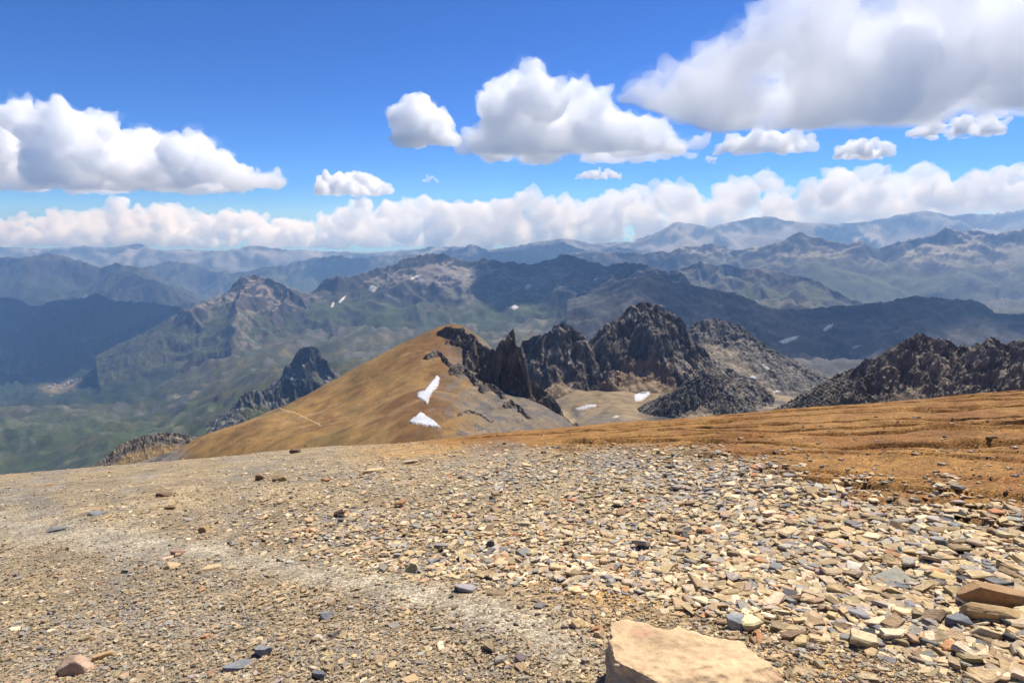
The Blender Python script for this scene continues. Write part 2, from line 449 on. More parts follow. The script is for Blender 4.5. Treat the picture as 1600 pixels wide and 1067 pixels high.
def net_height(X, Y, S, k1, d0, k2):
    Z = np.full(X.shape, -1e9); 
    for (x0, y0, z0, x1, y1, z1) in S:
        dx, dy = x1 - x0, y1 - y0; l2 = dx * dx + dy * dy + 1e-9
        t = np.clip(((X - x0) * dx + (Y - y0) * dy) / l2, 0, 1)
        d = np.sqrt((X - x0 - t * dx) ** 2 + (Y - y0 - t * dy) ** 2)
        h = z0 + t * (z1 - z0) - np.where(d < d0, k1 * d, k1 * d0 + k2 * (d - d0))
        np.maximum(Z, h, out=Z)
    return Z

def mountain(name, nodes, front, back, seed, nu, nv, spacing, spur_len, spur_drop, k1=0.85, d0=200, k2=0.5, rough=1.0, warp=0.25,
             rockc=(0.050, 0.047, 0.044), screec=(0.150, 0.132, 0.105), grassc=(0.048, 0.058, 0.022), grass_z=(-700, -350), rock_slope=0.30, rock_bias=0.0, scree_amt=1.0,
             mat=None, margin=0.05, floor=True, label=None, drop_below=30, jag=1.0, wav=None, trim=True):
    rng = np.random.default_rng(seed)
    P = at(*[np.array(a, float) for a in zip(*nodes)])
    S = seg_net(P, rng, spacing, spur_len, spur_drop)
    tx = P[:, 0] / P[:, 1]
    t = np.linspace(tx.min() - margin, tx.max() + margin, nu)
    # rows crowd together around the crest, where the outline is
    Dm = np.interp(t, np.sort(tx), P[np.argsort(tx), 1])
    s = np.linspace(-1, 1, nv); s = np.where(s < 0, -(np.abs(s) ** 1.25), s ** 1.25)
    Yg = Dm[None, :] + np.where(s < 0, s * front, s * back)[:, None]
    Xg = t[None, :] * Yg
    wl = wav or spacing
    wx = warp * spacing * fbm(Xg / wl, Yg / wl, 4, seed + 1); wy = warp * spacing * fbm(Xg / wl + 9, Yg / wl, 4, seed + 2)
    Zg = net_height(Xg + wx, Yg + wy, S, k1, d0, k2)
    near = np.exp(-np.maximum(0, np.interp(t, np.sort(tx), P[np.argsort(tx), 2])[None] - Zg) / (0.25 * front * spur_drop + 1))
    amp = spacing * 0.085 * rough
    rk = sstep(-0.15, 0.35, fbm(Xg / (wl * 1.3), Yg / (wl * 1.3), 4, seed + 7) + 0.55 * near + rock_bias * 4)
    Zg = Zg + amp * (ridged(Xg / (wl * 0.8), Yg / (wl * 0.8), 5, seed + 3, 0.42) - 0.55) * (1 - 0.75 * near) * (0.7 + 1.7 * rk)
    Zg = Zg + amp * (0.06 + 0.5 * rk) * jag * (ridged(Xg / (wl * 0.19), Yg / (wl * 0.19), 4, seed + 4) - 0.5)
    n = grid_slope(Xg, Yg, Zg); sl = 1 - n[..., 2]
    v1 = fbm(Xg / wl, Yg / wl, 5, seed + 5); v2 = fbm(Xg / (wl * 0.2), Yg / (wl * 0.2), 5, seed + 6)
    rc, scn, gc = map(np.array, (rockc, screec, grassc))
    c = np.broadcast_to(scn, Xg.shape + (3,)).copy()
    c = mix(c, np.broadcast_to(scn * np.array([0.72, 0.72, 0.75]), c.shape), sstep(-0.3, 0.4, v1))
    g = sstep(grass_z[1], grass_z[0], Zg + 160 * v1 + 60 * v2) * sstep(0.42, 0.2, sl)
    c = mix(c, np.broadcast_to(gc, c.shape), g)
    r = sstep(rock_slope - 0.035, rock_slope + 0.035, sl + 0.04 * v2 + 0.05 * v1 + 0.13 * (rk - 0.45) + rock_bias + 0.05 * near)
    c = mix(c, np.broadcast_to(rc, c.shape), r)
    c *= np.clip(1 + 0.2 * v2, 0.4, 1.7)[..., None]
    keep = (Zg > base_z(Xg, Yg, False) - drop_below) if trim else None
    return add_terrain(name, Xg, Yg, Zg, c, mat or M_MID, keep=keep, label=label)

# hazy ranges on the skyline, far to near
mountain('distant_range', [(-260, 386, 16500), (-100, 380, 16500), (60, 388, 16500), (140, 383, 16500), (200, 380, 16700), (260, 388, 16500), (330, 391, 16500), (390, 384, 16500), (450, 388, 16700), (560, 394, 16500), (640, 388, 16700), (720, 384, 16500), (770, 390, 16500), (800, 385, 16500), (830, 376, 16500), (880, 372, 16500), (930, 380, 16500),
    (985, 376, 16500), (1030, 358, 16350), (1060, 346, 16500), (1100, 352, 16350), (1150, 346, 16500), (1190, 337, 16500), (1250, 346, 16350), (1310, 350, 16500), (1370, 342, 16500), (1440, 328, 16350), (1500, 336, 16500), (1560, 331, 16500), (1610, 318, 16500), (1750, 330, 16500)],
    4200, 1300, 11, 440, 64, 1500, 2600, 0.42, k1=0.7, d0=900, rough=0.6, screec=(0.2, 0.19, 0.17), grass_z=(-1400, -900), mat=M_FAR, label='palest and farthest mountain range along the horizon', trim=False)
mountain('blue_range', [(690, 396, 13500), (715, 389, 13500), (740, 382, 13500), (770, 394, 13300), (800, 392, 13500), (830, 385, 13500), (855, 380, 13500), (880, 376, 13400), (905, 385, 13500), (935, 391, 13500), (965, 385, 13300), (1010, 392, 13400)],
    4200, 1800, 12, 240, 90, 1100, 2300, 0.40, k1=0.75, d0=600, mat=M_FAR, label='hazy blue ridge behind the central massif on the skyline', grass_z=(-900, -300), trim=False)
mountain('left_blue_range', [(-260, 392, 9500), (-120, 402, 9500), (0, 401, 9500), (35, 402, 9400), (75, 392, 9500), (100, 400, 9500), (130, 411, 9400), (160, 418, 9500), (178, 410, 9300), (200, 417, 9000), (235, 432, 8700), (275, 446, 8500), (310, 470, 8300), (345, 486, 8000)],
    3600, 1500, 13, 300, 130, 900, 2100, 0.40, k1=0.72, d0=500, grass_z=(-700, -250), mat=M_FAR, label='blue mountain range at the left edge of the photo', grassc=(0.022, 0.032, 0.016), rockc=(0.045, 0.043, 0.042), screec=(0.16, 0.14, 0.11))
mountain('left_far_ridge', [(140, 432, 12500), (200, 420, 12500), (250, 408, 12500), (300, 410, 12500), (340, 428, 12200), (390, 421, 12000), (430, 412, 12000), (470, 405, 12000), (520, 399, 12000), (560, 404, 12000), (600, 399, 11800), (632, 392, 11800), (660, 399, 11800), (720, 408, 11800)],
    4200, 1800, 14, 280, 110, 1100, 2500, 0.40, k1=0.7, d0=600, grass_z=(-900, -300), mat=M_FAR, label='pale blue ridge sloping behind the left peak')
mountain('right_range', [(880, 398, 9800), (940, 392, 9800), (1000, 394, 9700), (1050, 392, 9500), (1080, 384, 9500), (1104, 378, 9500), (1130, 388, 9500), (1160, 390, 9300), (1195, 382, 9200), (1225, 376, 9100), (1245, 368, 9000), (1262, 360, 9000), (1280, 369, 9000), (1305, 379, 8900), (1335, 376, 8900),
    (1362, 386, 8800), (1395, 384, 8800), (1425, 374, 8700), (1450, 366, 8700), (1478, 355, 8600), (1500, 360, 8600), (1525, 360, 8500), (1555, 368, 8400), (1580, 358, 8400), (1610, 350, 8300), (1680, 340, 8200), (1800, 360, 8200)],
    3300, 1400, 15, 380, 140, 620, 1700, 0.46, k1=0.95, d0=240, k2=0.50, rough=1.0, screec=(0.24, 0.215, 0.155), grass_z=(-620, -380), mat=M_FAR, rock_slope=0.30, rock_bias=0.045, label='jagged sunlit range with pale scree gullies at the right skyline')
mountain('left_mid_ridge', [(-200, 470, 7200), (-60, 455, 7200), (20, 470, 7000), (70, 480, 6800), (105, 466, 6600), (135, 458, 6500), (155, 468, 6500), (190, 470, 6400), (240, 472, 6400), (290, 478, 6300)],
    2300, 1300, 16, 240, 110, 650, 1500, 0.42, k1=0.8, d0=300, grass_z=(-900, -500), label='dark blue wooded ridge above the valley village at left', rockc=(0.03, 0.032, 0.03), grassc=(0.02, 0.028, 0.014), screec=(0.15, 0.125, 0.08))
mountain('massif', [(425, 520, 5000), (440, 500, 5050), (462, 478, 5100), (482, 458, 5200), (500, 444, 5250), (515, 433, 5300), (535, 430, 5300), (560, 431, 5400), (590, 422, 5500), (615, 412, 5600), (640, 402, 5700), (665, 395, 5800), (690, 396, 5800), (715, 402, 5800), (740, 408, 5800),
    (757, 409, 5700), (770, 402, 5700), (785, 407, 5700), (808, 413, 5700), (832, 410, 5600), (855, 406, 5500), (868, 402, 5500), (882, 396, 5500), (900, 402, 5400), (925, 408, 5300), (950, 415, 5200), (975, 411, 5100), (1000, 411, 5000), (1025, 416, 4900), (1050, 424, 4700)],
    2500, 900, 17, 420, 230, 600, 1800, 0.33, k1=0.8, d0=130, k2=0.36, rough=1.0, grass_z=(-660, -470), rock_slope=0.25, label='broad central massif with grassy lower slopes and snow flecks', screec=(0.175, 0.152, 0.122), rockc=(0.036, 0.034, 0.033), grassc=(0.036, 0.046, 0.017))
mountain('far_shoulder', [(1035, 428, 6800), (1060, 420, 6800), (1082, 411, 6800), (1098, 405, 6800), (1114, 412, 6700), (1150, 414, 6600), (1185, 418, 6500), (1215, 424, 6400), (1250, 428, 6300), (1285, 441, 6200), (1310, 455, 6100), (1340, 473, 6000)],
    1700, 900, 18, 240, 130, 420, 1000, 0.42, k1=0.85, d0=200, k2=0.45, grass_z=(-650, -430), label='shaded ridge tapering down to the right behind the central massif')
mountain('left_peak', [(196, 588, 4200), (222, 566, 4300), (248, 543, 4400), (268, 512, 4500), (285, 492, 4550), (302, 478, 4600), (318, 474, 4650), (332, 478, 4750), (345, 462, 4900), (360, 446, 5000), (378, 432, 5050), (392, 429, 5050), (408, 432, 5050), (425, 436, 5050), (445, 447, 5000), (470, 462, 4950), (490, 485, 4800)],
    1500, 900, 19, 260, 170, 300, 800, 0.42, k1=0.9, d0=150, k2=0.5, rough=1.3, grass_z=(-760, -560), rock_slope=0.27, label='bare rocky peak with tan scree left of the massif', screec=(0.25, 0.20, 0.145), rockc=(0.05, 0.043, 0.039), grassc=(0.036, 0.046, 0.017))
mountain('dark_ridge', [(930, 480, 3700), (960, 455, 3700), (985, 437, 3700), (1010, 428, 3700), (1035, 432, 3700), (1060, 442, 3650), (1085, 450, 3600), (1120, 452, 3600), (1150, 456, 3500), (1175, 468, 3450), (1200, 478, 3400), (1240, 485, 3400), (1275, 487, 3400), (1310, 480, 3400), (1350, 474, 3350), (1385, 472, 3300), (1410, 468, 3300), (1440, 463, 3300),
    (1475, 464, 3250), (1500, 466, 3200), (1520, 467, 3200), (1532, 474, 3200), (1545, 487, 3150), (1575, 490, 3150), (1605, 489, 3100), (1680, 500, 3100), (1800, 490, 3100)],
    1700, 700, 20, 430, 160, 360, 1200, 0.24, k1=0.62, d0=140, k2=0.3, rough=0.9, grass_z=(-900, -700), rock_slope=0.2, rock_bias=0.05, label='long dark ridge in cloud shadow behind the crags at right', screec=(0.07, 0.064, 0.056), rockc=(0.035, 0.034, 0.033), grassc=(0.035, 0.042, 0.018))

# ------------------------------------------------------------------ the ochre hill
hill_px = [(720, 508, 620), (690, 513, 615), (660, 524, 610), (600, 552, 590), (540, 582, 560), (480, 616, 530), (420, 644, 500), (360, 667, 470), (310, 685, 445), (275, 708, 425), (200, 722, 420), (165, 735, 415),
           (690, 560, 545), (600, 605, 500), (670, 610, 445), (650, 655, 398), (560, 645, 455), (480, 665, 430), (400, 690, 405), (650, 692, 362), (750, 640, 460), (760, 675, 405), (850, 662, 470), (885, 664, 500), (820, 625, 520), (765, 604, 535), (738, 575, 570),
           (800, 600, 570), (840, 615, 590), (870, 650, 560), (905, 672, 520), (880, 700, 430), (500, 735, 350), (700, 725, 345), (300, 760, 375), (150, 790, 380), (800, 720, 350)]
hill_ctrl = [tuple(at(a, b, d)) for a, b, d in hill_px]
for a, b, d in hill_px[:12]: hill_ctrl.append(tuple(at(a - 8, b + 70, d + 110)))
for a, b, d in ((760, 600, 720), (850, 680, 720), (930, 720, 600), (960, 760, 480)): hill_ctrl.append(tuple(at(a, b, d)))
_hill = tps(hill_ctrl)
def hill_z(X, Y):
    z = _hill(X, Y)
    z = z + 1.3 * fbm(X / 70, Y / 70, 4, 401) + 0.5 * fbm(X / 14, Y / 24, 4, 405)
    return z - 3.0 * (ridged((0.73 * X + 0.68 * Y) / 230, (0.73 * Y - 0.68 * X) / 52, 5, 409) - 0.4) - 1.0 * (ridged((0.73 * X + 0.68 * Y) / 70, (0.73 * Y - 0.68 * X) / 13, 4, 407) - 0.4)
yh = np.linspace(330, 740, 240); th = np.linspace(-0.85, 0.2, 340)
X = th[None] * yh[:, None]; Y = np.broadcast_to(yh[:, None], X.shape); Z = hill_z(X, Y)
n = grid_slope(X, Y, Z); px, py = proj(X, Y, Z)
v1 = fbm(X / 45, Y / 90, 5, 411); v2 = fbm(X / 9, Y / 20, 5, 413)
c = np.broadcast_to(np.array([0.285, 0.163, 0.050]), X.shape + (3,)).copy()
v3 = fbm((0.73 * X + 0.68 * Y) / 40, (0.73 * Y - 0.68 * X) / 7, 5, 417)
c = mix(c, np.broadcast_to(np.array([0.180, 0.088, 0.024]), c.shape), sstep(-0.25, 0.4, v1 + 0.5 * v2 + 0.5 * sstep(560, 660, px) - 0.2))
c = mix(c, np.broadcast_to(np.array([0.13, 0.078, 0.03]), c.shape), sstep(0.1, 0.5, v3 + 0.3 * v1) * 0.6)
c = mix(c, np.broadcast_to(np.array([0.36, 0.23, 0.10]), c.shape), sstep(0.2, 0.6, fbm((0.73 * X + 0.68 * Y) / 50 + 3, (0.73 * Y - 0.68 * X) / 14, 5, 419)) * 0.5)
c = mix(c, np.broadcast_to(np.array([0.165, 0.118, 0.036]), c.shape), sstep(0.05, 0.5, fbm(X / 60 + 3, Y / 60, 4, 415)) * sstep(620, 500, px) * 0.7)
rocky = sstep(-30, 40, (px - 705) - (660 - py) * 0.12 + 40 * v1 + 18 * v2) * sstep(500, 540, py + (px - 700) * 0)
c = mix(c, np.broadcast_to(np.array([0.205, 0.165, 0.115]), c.shape), rocky * 0.85)
c = mix(c, np.broadcast_to(np.array([0.12, 0.105, 0.09]), c.shape), rocky * sstep(0.0, 0.3, v2 + 0.3 * v1))
lowl = sstep(300, 262, px + 14 * v1)
c = mix(c, mix(np.broadcast_to(np.array([0.21, 0.18, 0.15]), c.shape), np.broadcast_to(np.array([0.09, 0.08, 0.07]), c.shape), sstep(-0.1, 0.2, v2)), lowl)
c *= 0.84 * (1 + 0.2 * v2)[..., None]
add_terrain('hill', X, Y, Z, c, M_HILL, label='smooth ochre hill with a dark rocky right flank and two snow patches', keep=Z > base_z(X, np.maximum(Y, 460), False) - 25)

# ------------------------------------------------------------------ crags: steep broken rock standing out of the slopes
def crag(name, nodes, front, back, seed, nu, nv, k1, height, label, rockc=(0.110, 0.088, 0.066), lightc=(0.24, 0.20, 0.15), tancol=(0.34, 0.23, 0.11), screek=0.62, strata=0.0, sub=0.25, rough=1.0, tan_from=None):
    """broken rock wall: crest through nodes, walls k1 steep for `height`, then scree at screek"""
    rng = np.random.default_rng(seed)
    P = at(*[np.array(a, float) for a in zip(*nodes)])
    S = [(*a, *b) for a, b in zip(P[:-1], P[1:])]
    L = sum(math.hypot(*(b - a)[:2]) for a, b in zip(P[:-1], P[1:]))
    # buttresses toward the viewer
    for a, b in zip(P[:-1], P[1:]):
        for _ in range(2):
            t = rng.random(); p = a + (b - a) * t; ang = -math.pi / 2 + rng.normal(0, 0.5)
            ln = height * rng.uniform(0.25, 0.8); dr = height * rng.uniform(0.35, 0.95)
            m = p + np.array([math.cos(ang) * ln * 0.5, math.sin(ang) * ln * 0.5, -dr * rng.uniform(0.2, 0.6)])
            e = m + np.array([math.cos(ang + rng.normal(0, .3)) * ln * 0.5, math.sin(ang) * ln * 0.5, -dr * 0.6])
            S += [(*p, *m), (*m, *e)]
    tx = P[:, 0] / P[:, 1]; o = np.argsort(tx)
    mg = height * 1.2 / P[:, 1].mean() + 0.03
    t = np.linspace(tx.min() - mg, tx.max() + mg, nu); Dm = np.interp(t, tx[o], P[o, 1])
    s = np.linspace(-1, 1, nv); s = np.sign(s) * np.abs(s) ** 1.3
    Yg = Dm[None] + np.where(s < 0, s * front, s * back)[:, None]; Xg = t[None] * Yg
    w = height * sub
    wx = w * fbm(Xg / w * 0.45, Yg / w * 0.45, 5, seed + 1); wy = w * fbm(Xg / w * 0.45 + 7, Yg / w * 0.45, 5, seed + 2)
    Zg = net_height(Xg + wx, Yg + wy, S, k1, height / k1, screek)
    zc = np.interp(t, tx[o], P[o, 2])[None]
    dep = np.clip((zc - Zg) / height, 0, 3)
    wall = sstep(1.35, 0.9, dep)
    Zg = Zg + wall * rough * height * 0.11 * (ridged(Xg / (height * 0.42), Yg / (height * 0.42), 4, seed + 3) - 0.5) * sstep(-0.02, 0.25, dep)
    Zg = Zg + wall * rough * height * 0.018 * (ridged(Xg / (height * 0.11), Yg / (height * 0.09), 4, seed + 4) - 0.5)
    Zg = Zg + (1 - wall) * height * 0.012 * fbm(Xg / (height * 0.1), Yg / (height * 0.1), 4, seed + 8)
    if strata:
        ph = (Zg + Xg * 0.7) / (height * 0.11); Zg = Zg + wall * strata * height * 0.03 * np.sin(ph * 6.28)
    v1 = fbm(Xg / (height * 0.5), Yg / (height * 0.5), 5, seed + 5); v2 = fbm(Xg / (height * 0.1), Yg / (height * 0.1), 5, seed + 6)
    n = grid_slope(Xg, Yg, Zg); sl = 1 - n[..., 2]
    c = np.broadcast_to(np.array(rockc), Xg.shape + (3,)).copy()
    c = mix(c, np.broadcast_to(np.array(lightc), c.shape), sstep(-0.15, 0.5, v1 + 0.7 * v2) * sstep(0.72, 0.42, sl) * 0.9)
    ta = np.array(tancol)
    c = mix(c, np.broadcast_to(ta, c.shape), (1 - wall) * sstep(-0.7, 0.1, 0.3 - v2 * 0.4 - v1 * 0.5))
    if tan_from: c = mix(c, np.broadcast_to(ta * np.array([0.8, 0.66, 0.5]), c.shape), sstep(tan_from, tan_from + 0.25, dep + 0.25 * v1) * wall * 0.8)
    c *= np.clip(1 + 0.35 * v2, 0.4, 1.8)[..., None]
    # joints: the wall steps in and out block by block
    cs_, sn_ = (math.cos(0.75), math.sin(0.75)) if strata else (1.0, 0.0)
    N3 = n.copy()
    for sz, am in ((height * 0.22, 0.24), (height * 0.10, 0.26), (height * 0.05, 0.26)):
        sz = max(sz, 1.2)
        U = (Xg * cs_ + Zg * sn_) / sz; W = (-Xg * sn_ + Zg * cs_) / (sz * (0.55 if strata else 1.3)); Vv = Yg / sz
        j = 0.55 * fbm(U * 0.8, W * 0.8, 2, seed + 21); k_ = 0.55 * fbm(U * 0.8 + 5, Vv * 0.8, 2, seed + 22)
        hsh = (_h(np.floor(U + j), np.floor(Vv + k_), np.floor(W + j).astype(np.int64) * 7919, seed) & 1023) / 1023.0 - 0.5
        off = wall * rough * am * sz * hsh * sstep(-0.05, 0.2, dep + 0.08)
        Xg = Xg + N3[..., 0] * off; Yg = Yg + N3[..., 1] * off; Zg = Zg + N3[..., 2] * off
        c = c * (1 + 0.28 * (hsh * wall)[..., None])
    bz = base_z(Xg, np.maximum(Yg, 460), False)
    o_ = add_terrain(name, Xg, Yg, Zg, c, M_CRAG, keep=Zg > bz - 14, label=label)
    o_.data.polygons.foreach_set('use_smooth', np.zeros(len(o_.data.polygons), bool))
    return o_

crag('rock_outcrop', [(686, 518, 600), (697, 508, 602), (712, 511, 600), (728, 518, 596), (742, 527, 590), (756, 537, 585), (768, 545, 575), (782, 552, 570), (792, 562, 566), (802, 570, 560), (812, 576, 556), (826, 588, 552), (842, 602, 546), (858, 620, 540), (872, 638, 534), (883, 652, 528)], 70, 40, 51, 250, 125, 1.9, 34, 'dark jagged outcrop with a pinnacle on the ochre hill', tancol=(0.30, 0.24, 0.165), screek=0.7, sub=0.2)
crag('rock_pinnacle', [(784, 566, 563), (788, 540, 562), (793, 524, 561), (798, 512, 560), (803, 511, 560), (806, 522, 559), (809, 548, 558)], 24, 18, 62, 120, 120, 5.5, 48, 'tall dark finger of rock standing beside the ochre hill', tancol=(0.12, 0.10, 0.08), screek=1.2, sub=0.16, rough=0.8)
for nodes_, ht, sd_, lab in (
    ([(668, 556, 552), (676, 550, 553), (684, 548, 553), (692, 556, 550), (699, 566, 546)], 7, 52, 'small dark outcrop just above the upper snow patch'),
    ([(706, 578, 535), (714, 570, 538), (724, 574, 537), (736, 586, 532), (744, 596, 528)], 9, 63, 'broken dark outcrop right of the upper snow patch'),
    ([(752, 606, 520), (762, 600, 524), (774, 606, 523), (784, 616, 520)], 8, 64, 'grey outcrop on the scree below the pinnacle'),
    ([(788, 632, 508), (798, 626, 512), (810, 634, 510), (820, 646, 506)], 7, 65, 'lowest grey outcrop on the right flank of the hill'),
    ([(716, 648, 452), (730, 640, 455), (748, 646, 455), (764, 656, 452)], 4, 66, 'low stony outcrop right of the lower snow patch')):
    dd_ = np.linspace(345, 720, 900); nn_ = []
    for a_, b_, _ in nodes_:
        rx, ry, rz = ray(a_, b_ + ht * 0.75); hit = rz / ry * dd_ < hill_z(rx / ry * dd_, dd_)
        nn_.append((a_, b_ - ht * 0.35, float(dd_[np.argmax(hit)]) + 2))
    crag('small_outcrop', nn_, 22, 18, sd_, 90, 60, 1.3, ht, lab, lightc=(0.22, 0.19, 0.15), tancol=(0.19, 0.145, 0.09), screek=0.8, sub=0.35)
crag('black_crag', [(808, 548, 960), (824, 535, 960), (838, 524, 960), (852, 516, 955), (862, 508, 955), (872, 503, 950), (884, 507, 950), (898, 514, 945), (910, 524, 940), (919, 540, 935), (926, 562, 930)], 170, 110, 53, 190, 130, 1.5, 72, 'black crag between the pinnacle and the rocky peak', rockc=(0.085, 0.066, 0.050), tancol=(0.27, 0.19, 0.105), screek=0.6)
crag('rocky_peak', [(905, 585, 960), (922, 562, 965), (928, 538, 970), (938, 524, 970), (947, 506, 970), (953, 502, 972), (960, 520, 975), (966, 498, 985), (972, 488, 990), (982, 477, 995), (992, 474, 1000), (1004, 472, 1000), (1016, 474, 1000), (1026, 476, 1000), (1038, 486, 1000), (1050, 487, 1000), (1062, 500, 1000), (1074, 514, 995), (1082, 532, 985), (1088, 552, 970), (1092, 572, 955)], 260, 130, 54, 280, 210, 1.3, 92, 'tallest dark rocky peak in the middle with tan scree at its foot', rockc=(0.098, 0.078, 0.058), tancol=(0.27, 0.19, 0.105), screek=0.5, tan_from=0.72)
crag('scree_ridge', [(1070, 520, 1300), (1085, 507, 1290), (1100, 499, 1280), (1115, 497, 1280), (1130, 500, 1270), (1145, 503, 1260), (1160, 512, 1250), (1178, 526, 1230), (1198, 540, 1220), (1222, 556, 1200), (1250, 572, 1180), (1280, 590, 1150), (1310, 606, 1120)], 330, 150, 55, 260, 150, 0.85, 42, 'grey shoulder right of the rocky peak with pale scree streaks', rockc=(0.09, 0.08, 0.066), lightc=(0.20, 0.17, 0.13), tancol=(0.235, 0.19, 0.13), screek=0.50, rough=0.8)
crag('strata_ridge', [(1022, 648, 700), (1040, 628, 710), (1062, 606, 720), (1085, 590, 730), (1100, 582, 735), (1118, 590, 735), (1140, 608, 735), (1160, 624, 730), (1175, 640, 725)], 90, 80, 56, 200, 110, 0.9, 30, 'banded grey rock fin at the foot of the rocky peak', rockc=(0.085, 0.076, 0.062), lightc=(0.20, 0.172, 0.13), tancol=(0.28, 0.22, 0.14), screek=0.6, strata=1.0)
crag('right_crag', [(1262, 640, 470), (1300, 622, 475), (1330, 606, 480), (1360, 588, 485), (1385, 566, 490), (1402, 548, 495), (1415, 532, 500), (1428, 524, 500), (1442, 521, 500), (1458, 528, 498), (1474, 531, 496), (1488, 543, 494), (1500, 545, 492), (1512, 534, 490), (1526, 537, 486), (1538, 536, 482), (1548, 525, 480), (1556, 535, 478), (1572, 539, 476), (1588, 531, 474), (1604, 527, 470), (1640, 530, 468), (1700, 545, 460)], 120, 60, 57, 330, 150, 0.95, 36, 'serrated brown crag rising behind the ochre field at right', rockc=(0.125, 0.10, 0.072), lightc=(0.25, 0.205, 0.14), tancol=(0.24, 0.19, 0.12), screek=0.6, strata=0.8)
crag('left_crag', [(449, 594, 2250), (457, 572, 2250), (463, 550, 2250), (468, 543, 2250), (474, 541, 2250), (481, 540, 2250), (488, 541, 2250), (494, 543, 2250), (499, 551, 2250), (508, 566, 2250), (516, 578, 2240), (524, 590, 2230)], 170, 120, 58, 140, 100, 2.5, 80, 'dark tooth of rock behind the left shoulder of the ochre hill', rockc=(0.05, 0.048, 0.045), tancol=(0.075, 0.076, 0.04), screek=0.8)
crag('square_crag', [(437, 612, 1950), (439, 594, 1950), (446, 590, 1950), (460, 592, 1950), (478, 593, 1950), (496, 596, 1950), (515, 606, 1940)], 110, 90, 59, 110, 60, 2.6, 48, 'small square dark crag with a flat top behind the ochre hill', rockc=(0.05, 0.048, 0.045), lightc=(0.2, 0.19, 0.15), tancol=(0.075, 0.076, 0.04), screek=0.9)
crag('grey_crag', [(366, 650, 1650), (372, 630, 1650), (380, 614, 1650), (390, 610, 1660), (404, 610, 1670), (420, 613, 1680), (436, 618, 1680)], 120, 140, 60, 130, 80, 1.6, 34, 'grey green flat topped crag beside the left edge of the ochre hill', rockc=(0.085, 0.08, 0.07), lightc=(0.19, 0.185, 0.13), tancol=(0.075, 0.078, 0.036), rough=0.5, screek=0.7)
crag('low_crag', [(158, 722, 412), (172, 706, 418), (188, 694, 424), (206, 686, 430), (225, 680, 434), (250, 676, 438), (275, 676, 442), (300, 680, 446)], 40, 40, 61, 170, 80, 1.1, 7, 'low grey rock bank below the left end of the ochre hill', rockc=(0.10, 0.09, 0.08), lightc=(0.24, 0.19, 0.13), tancol=(0.25, 0.17, 0.08), rough=0.6)

# ------------------------------------------------------------------ snow, trail and houses laid on the slopes
_bvh = {}
def bvh_of(names):
    key = tuple(names)
    if key not in _bvh:
        VV, QQ, off = [], [], 0
        for nme in names:
            me = bpy.data.objects[nme].data
            v = np.empty(len(me.vertices) * 3, np.float32); me.vertices.foreach_get('co', v)
            f = np.empty(len(me.loops), np.int32); me.loops.foreach_get('vertex_index', f)
            VV += v.reshape(-1, 3).tolist(); QQ += (f.reshape(-1, 4) + off).tolist(); off = len(VV)
        _bvh[key] = BVHTree.FromPolygons(VV, QQ)
    return _bvh[key]

def cast(tree, px, py):
    d = Vector([float(c) for c in ray(px, py)]).normalized()
    return tree.ray_cast(Vector((0, 0, 0)), d, 60000)

def inside(poly, x, y):
    """signed distance to a polygon, positive inside"""
    P = np.array(poly, float); inn = np.zeros(x.shape, bool); dm = np.full(x.shape, 1e9)
    for (x0, y0), (x1, y1) in zip(P, np.roll(P, -1, 0)):
        cr = ((y0 > y) != (y1 > y)) & (x < (x1 - x0) * (y - y0) / (y1 - y0 + 1e-12) + x0); inn ^= cr
        l2 = (x1 - x0) ** 2 + (y1 - y0) ** 2 + 1e-9; t = np.clip(((x - x0) * (x1 - x0) + (y - y0) * (y1 - y0)) / l2, 0, 1)
        dm = np.minimum(dm, np.hypot(x - x0 - t * (x1 - x0), y - y0 - t * (y1 - y0)))
    return np.where(inn, dm, -dm)

def drape(name, poly, on, mat, thick, edge=2.0, res=0.7, wob=0.8, seed=0, **props):
    P = np.array(poly); x0, y0 = P.min(0) - 2; x1, y1 = P.max(0) + 2
    nx = max(6, int((x1 - x0) / res)); ny = max(6, int((y1 - y0) / res))
    gx, gy = np.meshgrid(np.linspace(x0, x1, nx), np.linspace(y0, y1, ny))
    sdv = inside(poly, gx, gy) + wob * fbm(gx / 4, gy / 3, 3, seed)
    tree = bvh_of(on); V = np.zeros((ny, nx, 3)); ok = np.zeros((ny, nx), bool)
    for j in range(ny):
        for i in range(nx):
            if sdv[j, i] > -1.2:
                loc, nor, _, dist = cast(tree, gx[j, i], gy[j, i])
                if loc is not None:
                    k = min(1.0, max(-0.6, sdv[j, i] / edge))
                    up = thick * (math.sqrt(k) if k > 0 else k * 1.4)
                    V[j, i] = (loc.x, loc.y, loc.z + up); ok[j, i] = True
    Q = grid_quads(nx, ny); okf = ok.ravel(); Vf = V.reshape(-1, 3)
    Q = Q[okf[Q].all(1)]
    if len(Q) == 0: return None
    dd = np.linalg.norm(Vf[Q], axis=2); Q = Q[dd.max(1) / dd.min(1) < 1.06]
    if len(Q) == 0: return None
    Q = main_piece(len(Vf), Q)
    used = np.unique(Q); idx = np.zeros(len(Vf), int); idx[used] = np.arange(len(used))
    cc = np.tile(np.array([0.49, 0.50, 0.52]), (len(used), 1)); e_ = sstep(2.2, 0.0, sdv.ravel()[used] + 1.2 * fbm(gx.ravel()[used] / 5, gy.ravel()[used] / 4, 3, seed + 3))
    cc = cc + (np.array([0.36, 0.30, 0.23]) - cc) * e_[:, None]                # dirty melting rim
    return link(name, mesh_from(name, Vf[used], idx[Q], mat, cc if name == 'snow_patch' else None), **props)

